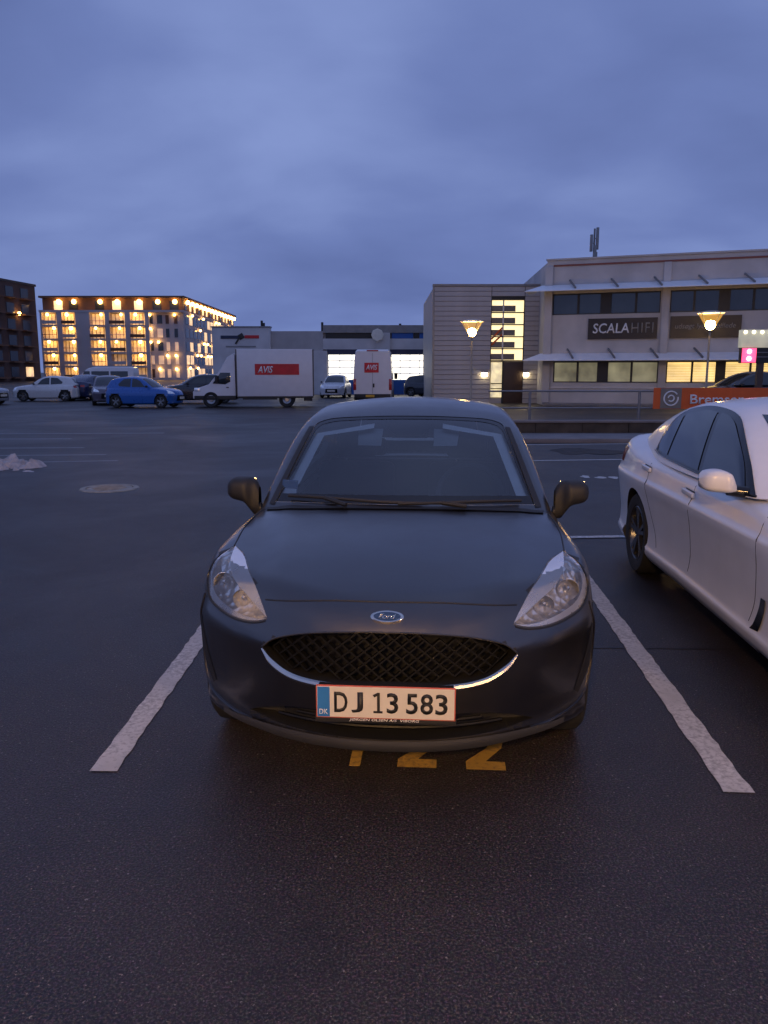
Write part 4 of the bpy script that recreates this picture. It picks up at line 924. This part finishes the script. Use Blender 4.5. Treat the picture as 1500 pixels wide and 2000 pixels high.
wbox('parapet_cap', M['panel_wall'], OFF, -.06, 16.05, -.3, .06, 6.953, 7.03); wbox('red_trim', M['red_line'], OFF, .3, 16, .0, .035, 6.66, 6.74)
wbox('base_ledge', M['metal_grey'], OFF, -.02, 16, .0, .08, .06, .16); wbox('sill_course', M['render_wall'], OFF, .3, 16, .0, .05, .86, .93)
for (a, b) in ((-.06, .30), (5.37, 5.70), (10.76, 11.08)): wbox('pilaster', M['panel_wall'], OFF, a, b, .0, .14, .17, 6.65, .01)
rng = random.Random(3)
def window(u0, u1, z0, z1, glass, blinds=False):
    wn = wbox('window', glass, OFF, u0 + .04, u1 - .04, -.16, -.13, z0 + .04, z1 - .04)
    for nm, a in (('frame', (u0, u0 + .05, -.15, -.06, z0, z1)), ('frame', (u1 - .05, u1, -.15, -.06, z0, z1)), ('frame', (u0 + .05, u1 - .05, -.15, -.06, z0, z0 + .05)), ('frame', (u0 + .05, u1 - .05, -.15, -.06, z1 - .05, z1))):
        wbox(nm, M['dark_frame'], wn, *a)
    if blinds:
        k = int((z1 - z0 - .12) / .075)
        for i in range(k): 
            zz_ = z0 + .07 + i * .075; wbox('blind_slat', M['banner_grey'], wn, u0 + .06, u1 - .06, -.128, -.118, zz_, zz_ + .016)
    return wn
for (a, b) in ((.30, 1.53), (1.53, 2.62), (3.03, 4.20), (4.20, 5.30), (5.72, 6.77), (6.77, 7.86), (8.25, 9.28), (9.28, 10.70), (11.1, 12.3), (12.3, 13.4)): window(a, b, 4.38, 5.38, M['office_glass'])
for (a, b) in ((2.62, 3.03), (7.86, 8.25), (13.4, 15.6)): wbox('infill_panel', M['dark_frame'], OFF, a, b, -.2, -.06, 4.38, 5.38)
for i, (a, b) in enumerate(((.45, 1.62), (1.62, 2.60), (3.02, 4.15), (4.15, 5.36))): window(a, b, 1.14, 2.15, M['lit_dim'])
for (a, b) in ((5.72, 6.86), (6.86, 7.92), (8.26, 9.35), (9.35, 10.70)): window(a, b, 1.14, 2.15, M['lit_blind'], True)
for (a, b) in ((2.60, 3.02), (7.92, 8.26), (11.1, 15.6)): wbox('infill_panel', M['dark_frame'], OFF, a, b, -.2, -.06, 1.14, 2.15)
for zt_ in (5.80, 2.55):
    sh = MB().add([(-.2, -.02, zt_), (16, -.02, zt_), (16, -1.0, zt_ - .34), (-.9, -1.0, zt_ - .34), (-.2, -.02, zt_ - .03), (16, -.02, zt_ - .03), (16, -1.0, zt_ - .37), (-.9, -1.0, zt_ - .37)], [(0, 1, 2, 3), (7, 6, 5, 4), (0, 4, 5, 1), (1, 5, 6, 2), (2, 6, 7, 3), (3, 7, 4, 0)]).build('sunshade', M['shade'], OFF)
    for k in range(8):
        u_ = 1.1 + 1.93 * k; MB().bar((u_, -.02, zt_ + .20), (u_ + .38, -.85, zt_ - .24), .07, .07).build('bracket', M['metal_grey'], sh)
    MB().add([(-.2, .0, zt_), (-.9, -1.0, zt_ - .34), (-1.0, .9, zt_ - .36), (-.25, 1.6, zt_)], [(0, 1, 2, 3)]).build('sunshade_return', M['shade'], OFF)
s1 = wbox('sign_board', M['sign_black'], OFF, 2.05, 5.22, .0, .08, 3.20, 4.17)
text('sign_lettering', 'SCALA', 1.68, .47, M['white'], s1, (2.28, -.082, 3.47), (1, 0, 0), (0, 0, 1), .012, .08, .01)
text('sign_lettering_thin', 'HIFI', .98, .47, M['lamp_paint'], s1, (4.06, -.082, 3.47), (1, 0, 0), (0, 0, 1), -.008, .0, .01, 1.15)
s2 = wbox('sign_board', M['sign_black'], OFF, 5.78, 8.83, .0, .08, 3.20, 4.20)
text('sign_lettering', 'uds\u00f8gt lyd og billede', 2.6, .30, M['lamp_paint'], s2, (6.0, -.082, 3.56), (1, 0, 0), (0, 0, 1), .004, .15, .01)
for k, (du, h_) in enumerate(((-.16, 1.25), (0, 1.5), (.15, 1.38))):
    pass
ANT = empty('rooftop_antenna', (10.9, 43.2, 6.9), 0, 'dark cluster of mobile antennas standing on the office roof', 'antenna')
MB().tube([(0, 0, 0), (0, 0, 2.05)], .05, 8).build('mast', M['metal_grey'], ANT)
for (x_, y_, z0, z1) in ((-.16, -.05, .9, 1.75), (.14, -.06, 1.0, 2.1), (.02, -.16, .35, 1.2), (.13, .08, .2, .9)):
    pa = MB().box(x_ - .07, x_ + .07, y_ - .06, y_ + .06, z0, z1).build('antenna_panel', M['metal_grey'], ANT, bevel=.02); MB().bar((0, 0, (z0 + z1) / 2), (x_, y_, (z0 + z1) / 2), .03).build('clamp', M['dark_frame'], pa)

# ---- clad stair tower
TW = empty('stair_tower', (2.6, 43.0, 0), 0, 'grey board-clad stair tower with a tall lit staircase window', 'building')
MB().box(.05, 5.6, .12, 12, 0, 6.10).build('core', M['siding'], TW)
MB().box(.0, 3.0, .02, .12, 0, 6.02).box(4.76, 5.6, .02, .12, 0, 6.02).box(3.0, 4.76, .02, .12, 5.36, 6.02).build('backing', M['dark_frame'], TW)
nb = 24; ph = 6.05 / nb
bm1 = MB().prism([(-.0, 0), (-.028, .012), (-.010, ph - .014), (0, ph - .010)], .0, 3.02, 'x').mesh('board'); bm1.materials.append(M['siding'])
bm2 = MB().prism([(-.0, 0), (-.028, .012), (-.010, ph - .014), (0, ph - .010)], .0, .84, 'x').mesh('board'); bm2.materials.append(M['siding'])
bm3 = MB().prism([(-.0, 0), (-.028, .012), (-.010, ph - .014), (0, ph - .010)], .0, 1.70, 'x').mesh('board'); bm3.materials.append(M['siding'])
for k in range(nb):
    o = bpy.data.objects.new('board', bm1); col.objects.link(o); o.parent = TW; o.location = (-.01, .018, k * ph)
    o = bpy.data.objects.new('board', bm2); col.objects.link(o); o.parent = TW; o.location = (4.78, .018, k * ph)
    if k * ph > 5.34: o = bpy.data.objects.new('board', bm3); col.objects.link(o); o.parent = TW; o.location = (3.045, .018, k * ph)
MB().box(-.06, 5.66, -.04, .3, 6.055, 6.16).build('roof_edge', M['metal_grey'], TW); MB().box(-.05, .05, -.02, .25, 0, 6.05).build('corner_trim', M['metal_grey'], TW)
sw_ = MB().box(3.03, 4.75, .10, .115, 2.22, 5.34).build('stair_window', M['lit_stair'], TW)
for k in range(5):
    z0 = 2.24 + k * .62
    MB().box(3.03, 4.74, .03, .09, z0 - .03, z0 + .03).build('mullion', M['dark_frame'], sw_)
    if k not in (): MB().box(3.06, 4.30, .085, .098, z0 + .05, z0 + .36).build('frosted_pane', M['banner_grey'], sw_)
MB().box(3.62, 3.70, .04, .095, 2.24, 5.34).build('mullion', M['lamp_inner'], sw_); MB().box(3.01, 3.05, .0, .1, 2.2, 5.36).box(4.73, 4.77, .0, .1, 2.2, 5.36).build('frame', M['dark_frame'], sw_)
for a, b in (((3.06, 3.35), (3.66, 3.98)), ((3.06, 3.05), (3.66, 3.62))): MB().bar((a[0], .07, a[1]), (b[0], .07, b[1]), .05, .09).build('stair_stringer', M['orange'], sw_)
MB().box(3.74, 4.77, .04, .13, .02, 2.17).build('entrance_door', M['wood'], TW, bevel=.01)
dr = MB().box(3.08, 3.70, .06, .12, .32, 2.15).build('door_sidelight', M['lit_door'], TW)
for z_ in (.75, 1.02): MB().box(3.08, 3.70, .04, .058, z_, z_ + .05).build('glazing_bar', M['dark_frame'], dr)
MB().box(3.66, 3.76, .0, .1, .0, 2.2).build('door_post', M['dark_frame'], TW)
for x_ in (2.72, 4.92): 
    wl = MB().box(x_ - .14, x_ + .14, -.16, .0, 1.42, 1.62).build('wall_lamp', M['wall_lamp'], TW, bevel=.03); MB().box(x_ - .17, x_ + .17, -.18, .015, 1.622, 1.67).build('lamp_hood', M['metal_grey'], wl)

# ---- workshop behind
WK = empty('workshop_building', (0, 60, 0), 0, 'pale workshop hall with blue and lit sectional doors', 'building')
MB().box(-12.6, 8.0, .6, 22, 0, 4.6).build('hall', M['render_wall'], WK)
MB().box(-12.6, -8.35, -.2, .6, 0, 4.85).build('gable_wall', M['render_wall'], WK); MB().box(-12.65, -8.3, -.25, .65, 4.853, 4.95).build('coping', M['metal_grey'], WK)
MB().box(-8.35, -4.5, .3, .6, 3.2, 4.62).build('upper_wall', M['siding'], WK)
MB().box(-4.5, 8, .2, .6, 4.5, 5.05).build('roof_fascia', M['metal_grey'], WK); MB().box(-4.5, 8, .28, .6, 3.3, 4.08).build('lintel_wall', M['render_wall'], WK)
for i, (a, b, m_) in enumerate(((-4.3, -.75, 'dark_frame'), (.15, .55, 'dark_frame'), (.57, 2.15, 'door_blue'), (2.2, 2.6, 'dark_frame'), (2.62, 3.3, 'door_blue'), (3.35, 6, 'dark_frame'))): MB().box(a, b, .3, .5, 4.09, 4.49).build('clerestory_panel', M[m_], WK)
for a, b in ((-5.2, -4.2), (-.55, .45), (3.4, 4.1), (-8.36, -8.05)): MB().box(a, b, .05, .6, 0, 4.495 if a > -5 else 3.2).build('pillar', M['render_wall'], WK)
for (a, b) in ((-8.0, -5.25), (-4.18, -.58), (.48, 3.38), (4.12, 6.8)):
    d_ = MB().box(a, b, .42, .5, 0, 2.95).build('sectional_door', M['door_blue'], WK)
    MB().box(a - .03, b + .03, .25, .41, 2.95, 3.30).build('door_lintel', M['navy'], d_)
    for k in range(4):
        z0 = 1.06 + k * .47; MB().box(a + .06, b - .06, .395, .418, z0 + .03, z0 + .44).build('lit_pane', M['lit_white'], d_)
    for q in range(1, 4): xx = a + (b - a) * q / 4; MB().box(xx - .02, xx + .02, .38, .394, 1.08, 2.92).build('glazing_bar', M['door_blue'], d_)
SG = tag(MB().lathe([(.001, -.04), (.42, -.04), (.46, -.02), (.46, .04), (.001, .04)], 8, (-.48, 59.7, 4.32), 'y').build('round_sign', M['lamp_inner']), 'pale octagonal sign high on the pillar between the workshop doors', 'sign')
gs = MB().box(-11.95, -10.55, -.24, -.203, 4.05, 4.28).build('wall_sign_bar', M['navy'], WK); MB().box(-10.2, -9.15, -.24, -.203, 4.08, 4.30).build('wall_sign_bar', M['avis_red'], WK)
MB().obox((-10.45, -.25, 4.22), (.16, 0, .10), (0, .03, 0), (-.10, 0, .16)).obox((-10.75, -.25, 3.88), (.13, 0, .20), (0, .025, 0), (-.05, 0, .04)).build('wall_sign_figure', M['dark_frame'], WK, bevel=.04, seg=2)
MB().box(-11.6, -9.4, -.225, -.203, 3.44, 3.54).build('wall_sign_bar', M['metal_grey'], WK)
for x_, h_ in ((-9.1, .42), (-8.95, .25), (-4.6, .3), (1.2, .2)): MB().tube([(x_, 1.0, 4.5), (x_, 1.0, 5.0 + h_)], .09, 8).build('roof_vent', M['dark_frame'], WK)

# ---- apartment block with lit balconies, far left
AP = empty('apartment_block', (-72.2, 172, 0), 0, 'white apartment block with rows of lit orange balconies', 'building')
MB().box(0, 30, 1.6, 60, 0, 14.3).build('core', M['apt_wall'], AP)
pent = MB().box(.3, 29.7, 1.2, 59.5, 14.3, 17.0).build('penthouse', M['pent_brown'], AP); MB().box(-.2, 30.3, .4, 60.3, 17.0, 17.4).build('roof_slab', M['pent_brown'], AP); MB().box(-.1, 30.1, -.1, 60.1, 14.0, 14.45).build('terrace_slab', M['apt_wall'], AP)
bays = [(.4, 3.5), (4.6, 7.4), (10.4, 13.6), (14.6, 17.8), (18.9, 22.0)]
prev = 0.0; piers = []
edges = sorted(bays)
cur = 0.0
for a, b in edges + [(22.8, 22.8)]:
    if a > cur: piers.append((cur, a))
    cur = b
piers.append((22.8, 30.0))
for a, b in piers:
    if b - a < 5: MB().box(a, b, 0, 1.6, 0, 14.0).build('pier', M['apt_wall'], AP)
rng = random.Random(11)
FH = 2.8
def glow(x_, y_, z_, parent, r=.30, nm='lamp'):
    return MB().lathe([(.001, -r), (r * .7, -r * .7), (r, 0), (r * .7, r * .7), (.001, r)], 8, (x_, y_, z_)).build(nm, M['apt_lamp'], parent, smooth=True)
for fl in range(5):
    z0 = fl * FH
    for bi, (a, b) in enumerate(bays):
        bal = MB().box(a, b, -.5, 1.6, z0 - .18 if fl else 0.0, z0 + .22).build('balcony', M['apt_wall'], AP)
        MB().box(a + .1, b - .1, 1.5, 1.58, z0 + .15, z0 + 2.55).build('lit_window', M[rng.choice(('apt_warm', 'apt_warm', 'apt_warm', 'apt_mid', 'apt_mid'))], bal)
        for q in range(5): xx = a + (b - a) * q / 4; MB().box(xx - .05, xx + .05, 1.38, 1.48, z0 + .15, z0 + 2.6).build('window_post', M['pent_brown'] if q % 2 else M['apt_wall'], bal)
        MB().box(a, b, -.5, -.44, z0 + (.45 if (bi + fl) % 3 else 1.0), z0 + 1.1).build('railing', M['pent_brown'] if (bi + fl) % 2 else M['apt_wall'], bal)
        if rng.random() < .9: glow(a + (b - a) * rng.choice((.35, .6, .75)), .3, z0 + 2.35, bal, rng.uniform(.28, .42))
    wl_ = MB().box(22.0, 30.0, 1.0, 1.6, z0, z0 + FH).build('window_wall', M['apt_wall'], AP)
    for q, xx in enumerate((22.7, 24.3, 26.1, 27.9)):
        w_ = .7 if q != 1 else 1.1
        if rng.random() < .35: glow(xx + .2, .6, z0 + 2.3, wl_, .26)
        wd = MB().box(xx, xx + w_, .93, .998, z0 + .5, z0 + 2.3).build('window', M['apt_mid'] if rng.random() < .35 else (M['apt_dark'] if rng.random() < .5 else M['brown_brick']), AP); MB().box(xx - .06, xx + w_ + .06, .90, .998, z0 + .40, z0 + .495).build('sill', M['apt_wall'], wd)
for xx in (3.9, 7.1, 12.6, 16.2, 20.8, 24.7, 28.3): 
    pw = MB().box(xx - 1.2, xx + .6, 1.12, 1.19, 14.6, 16.4).build('penthouse_window', M['apt_dark'] if rng.random() < .6 else M['apt_warm2'], AP); glow(xx, .7, 16.2, pw, .50)
for k in range(14):
    yy = 4 + k * 4.1
    pw = MB().box(29.71, 29.78, yy - .8, yy + .8, 14.7, 16.3).build('penthouse_window', M['apt_warm2'] if k % 3 else M['apt_dark'], AP); glow(30.25, yy, 16.3, pw, .46)
for fl in range(5):
    for k in range(16):
        yy = 2 + k * 3.6; ok = rng.random() < (.95 if k > 6 else .45)
        if rng.random() < .3: glow(30.5, yy + 1, fl * FH + 2.5, AP, .26, 'facade_lamp')
        wd = MB().box(30.003, 30.06, yy, yy + 2.6, fl * FH + .5, fl * FH + 2.4).build('side_window', M['apt_warm2'] if ok else M['apt_dark'], AP)
# ---- dark brick block at the left edge
DK = empty('brick_apartment_block', (-70.2, 108, 0), 0, 'dark brown brick block at the left edge with few lit windows', 'building')
MB().prism([(0, 0), (6.45, 42.6), (-20, 46), (-24, 0)], 0, 17.0, 'z').build('walls', M['brown_brick'], DK)
MB().prism([(.1, -.3), (6.6, 42.9), (-20, 46.5), (-24.3, -.4)], 17.003, 17.4, 'z').build('roof_edge', M['dark_frame'], DK)
dd = Vector((6.45, 42.6, 0)).normalized(); nn_ = Vector((dd.y, -dd.x, 0))
for fl in range(6):
    for k in range(9):
        c = dd * (4.4 + k * 4.4) + nn_ * .03 + Vector((0, 0, 1.7 + fl * 2.75)); lit = rng.random() < .04
        wd = MB().obox(c, dd * 1.1, nn_ * .04, Vector((0, 0, .85))).build('window', M['apt_warm2'] if lit else M['apt_dark'], DK)
        MB().obox(c + nn_ * .5 - Vector((0, 0, 1.05)), dd * 1.6, nn_ * .5, Vector((0, 0, .1))).build('balcony_slab', M['pent_brown'], wd)
for (k, z_) in ((6.2, 12.4), (8.4, 11.8)): 
    c = dd * (4.4 * k) + nn_ * .5; glow(c.x, c.y, z_, DK, .34, 'facade_lamp')

# ------------------------------------------------------------------ street lamps
def street_lamp(loc, label, h=3.85, glow_mat='globe'):
    o = empty('street_lamp', (loc[0], loc[1], 0), 0.4, label, 'street lamp', 'conical street lamps of the car park')
    MB().lathe([(.075, 0), (.075, .5), (.05, .54), (.038, h - .82), (.038, h - .72), (.10, h - .70), (.10, h - .66), (.001, h - .66)], 16).build('pole', M['lamp_paint'], o, smooth=True)
    MB().lathe([(.001, h - .66), (.11, h - .64), (.18, h - .52), (.19, h - .42), (.14, h - .33), (.001, h - .30)], 20).build('globe', M[glow_mat], o, smooth=True)
    MB().lathe([(.001, h + .06), (.25, h + .05), (.50, h), (.51, h - .03), (.48, h - .03), (.24, h), (.001, h + .015)], 32).build('shade', M['lamp_inner'], o, smooth=True)
    MB().lathe([(.135, h - .62), (.47, h - .035)], 32).build('halo_cone', M['cone'], o, smooth=True)  # added cone: the globe's halo built as a glowing surface
    for k in range(4):
        a = PI / 2 * k; MB().tube([(.10 * math.cos(a), .10 * math.sin(a), h - .68), (.485 * math.cos(a), .485 * math.sin(a), h - .02)], .014, 6).build('strut', M['lamp_paint'], o)
    return o
street_lamp((3.87, 36.0), 'lit street lamp in front of the board-clad stair tower')
street_lamp((12.75, 32.0), 'lit street lamp in front of the black office signs', 3.93)
street_lamp((-1.0, -3.2), 'lit street lamp standing behind the photographer to the left', glow_mat='globe_bright')
street_lamp((5.2, -6.5), 'lit street lamp standing behind the photographer to the right', glow_mat='globe_bright')

# ------------------------------------------------------------------ things along the far edge of the bays
M['mossy'] = mat('mossy_brown_concrete', (0.055, 0.042, 0.030), 0.9, var=0.5, vscale=2.2, bmp=0.4)
M['kerbstone'] = mat('kerb_concrete', (0.19, 0.17, 0.165), 0.85, var=0.15, vscale=2, bmp=0.3)
tag(MB().box(.5, 17, 18.75, 20.6, .0, .10).build('pavement', M['kerbstone'], bevel=.012), kind='structure')
LW = empty('low_wall', (1.5, 20.6, 0), 0, 'low mossy brown wall along the back of the bays', 'wall')
bl_ = MB().box(0, 1.19, 0, .28, 0, .36).mesh('wall_block'); bl_.materials.append(M['mossy'])
for k in range(13):
    o = bpy.data.objects.new('wall_block', bl_); col.objects.link(o); o.parent = LW; o.location = (k * 1.2, rng.uniform(-.012, .012), 0)
MB().box(-.03, 15.63, -.03, .31, .363, .42).build('wall_cap', M['kerbstone'], LW, bevel=.008)
RL = empty('railing', (4.2, 23.2, 0), 0, 'grey tubular railing behind the low wall', 'railing')
for k in range(5): MB().tube([(k * 3.15, 0, 0), (k * 3.15, 0, 1.12)], .04, 8).build('post', M['metal_grey'], RL)
for z_ in (1.10, .62): MB().tube([(-1.2, 0, z_), (12.8, 0, z_)], .026, 8).build('rail', M['metal_grey'], RL)
BN = empty('banner', (7.72, 23.12, 0), 0, 'orange advertising banner with a white ring logo tied to the railing', 'banner')
bn = MB().grid([[(x, -.012 * math.sin(x * 3.0), z) for x in np.linspace(0, 4.2, 30)] for z in (.60, .8, 1.0, 1.2)]); bn.build('cloth', M['orange'], BN, smooth=True)
lg = MB().box(.20, .80, -.022, -.014, .61, 1.19).build('logo_field', M['banner_grey'], BN)
MB().tube([(.50 + .20 * math.cos(a), -.026, .90 + .20 * math.sin(a)) for a in np.linspace(0.6, 2 * PI + .2, 30)], .022, 6).build('logo_ring', M['white'], lg)
MB().tube([(.50 + .085 * math.cos(a), -.026, .90 + .085 * math.sin(a)) for a in np.linspace(-2.4, 3.0, 18)], .022, 6).build('logo_arrow', M['white'], lg)
text('banner_lettering', 'Bremser', 1.55, .27, M['white'], BN, (1.05, -.022, .74), (1, 0, 0), (0, 0, 1), .015, 0, .003)
M['sign_cream'] = emat('backlit_cream_sign', (0.95, 0.90, 0.62), 0.30, base=(0.6, 0.57, 0.45), var=0.3, vscale=2)
M['led_red'] = emat('red_led', (1.0, 0.02, 0.10), 2.2); M['led_pink'] = emat('pink_led', (1.0, 0.35, 0.5), 8.0); M['led_cream'] = emat('cream_led', (1.0, 0.95, 0.62), 5.0)
PS = empty('pylon_sign', (11.20, 25.6, 0), 0, 'lit price-board style sign with red lights at the right edge', 'sign')
MB().box(0, 2.3, 0, .22, 2.40, 2.95).build('light_box', M['sign_cream'], PS, bevel=.02); MB().box(.05, 2.25, .01, .21, 1.92, 2.398).build('display_panel', M['dark_frame'], PS)
MB().box(.06, .50, -.02, .008, 1.94, 2.38).build('red_panel', M['led_red'], PS)
for z_ in (2.28, 2.06): MB().lathe([(.001, -.05), (.06, -.045), (.07, -.022)], 12, (.28, 0, z_), 'y').build('red_light', M['led_pink'], PS)
for z_ in (2.10, 2.24): MB().box(.505, 2.25, -.012, .008, z_, z_ + .025).build('display_rail', M['metal_grey'], PS)
for k in range(9): MB().lathe([(.001, -.04), (.045, -.03), (.05, -.002)], 10, (.12 + k * .26, 0, 2.88), 'y').build('top_light', M['led_cream'], PS)
MB().box(.62, .80, .04, .2, 0, 1.92).build('pole', M['brown_post'], PS)

# ------------------------------------------------------------------ the ground's own marks
def blob(name, c, rx, ry, z, m, seed, n=40, jag=.25):
    r_ = random.Random(seed); ph_ = [(r_.uniform(0, 6.28), r_.uniform(.2, 1)) for _ in range(6)]
    pts = []
    for k in range(n):
        a = 2 * PI * k / n; q = 1 + jag * sum(math.sin((i + 2) * a + p) * w / (i + 1.5) for i, (p, w) in enumerate(ph_)); pts.append((c[0] + rx * q * math.cos(a), c[1] + ry * q * math.sin(a), z))
    return tag(MB().add([(c[0], c[1], z)] + pts, [(0, 1 + k, 1 + (k + 1) % n) for k in range(n)]).build(name, m), kind='structure')
M['tar'] = mat('dark_patch', (0.022, 0.019, 0.020), 0.8, var=0.5, vscale=5, bmp=0.5)
blob('asphalt_patch', (4.15, 16.8), .55, .8, .004, M['tar'], 3, jag=.45); blob('asphalt_patch', (4.55, 16.5), .35, .55, .008, M['tar'], 8, jag=.45)
for k, (x_, y_) in enumerate(((3.20, 12.6), (3.42, 12.5), (3.62, 12.5))): blob('paint_mark', (x_, y_), .075, .14, .004, M['line'], 20 + k, jag=.4)
M['faded'] = paint_mat('faded_road_paint', (0.34, 0.34, 0.35), 0.8)
for (x0, x1, y_, w_) in ((-13.2, -6.6, 17.2, .16), (-9.6, -5.6, 15.7, .14), (-7.0, -5.0, 14.6, .13), (-14.5, -7.8, 19.6, .2), (-12, -6, 21.5, .2)): tag(stripe((x0, y_), (x1, y_ + .35), w_).build('faded_line', M['faded']), kind='structure')
MH = empty('manhole_cover', (-3.92, 11.3, 0), 0.2, 'round iron manhole cover in the open asphalt on the left', 'manhole cover')
M['iron'] = mat('worn_cast_iron', (0.30, 0.26, 0.21), 0.6, 0.2, var=0.3, vscale=9, bmp=0.4)
MB().lathe([(.001, .012), (.31, .012), (.315, .0)], 36).build('lid', M['iron'], MH); MB().lathe([(.325, .0), (.33, .016), (.40, .014), (.41, .0)], 36).build('frame', M['iron'], MH)
for k in range(7): MB().box(-.24 + abs(k - 3) * .03, .24 - abs(k - 3) * .03, -.235 + k * .07, -.205 + k * .07, .011, .018).build('lid_rib', M['iron'], MH)
M['snow'] = mat('dirty_snow', (0.40, 0.36, 0.36), 0.8, var=0.3, vscale=6, bmp=0.5)
from mathutils import noise as mnoise
sp = MB(); rs = []
for i in range(44):
    v_ = i / 43; row = []
    for j in range(80):
        u_ = j / 79; x_ = -8.1 + 2.7 * u_; y_ = 12.7 + 1.5 * v_
        env = max(0.0, math.sin(PI * v_))**.6 * max(0.0, 1 - u_**2.2)**.8
        n_ = mnoise.fractal(Vector((x_ * 2.3, y_ * 2.3, .7)), 0.8, 2.2, 5)
        row.append((x_, y_ + .3 * u_, max(-.02, env * (.24 + .40 * n_) - .02 - .14 * u_)))
    rs.append(row)
tag(sp.grid(rs).build('snow_pile', M['snow'], smooth=True), 'dirty heap of leftover snow at the left edge of the asphalt', 'snow pile')
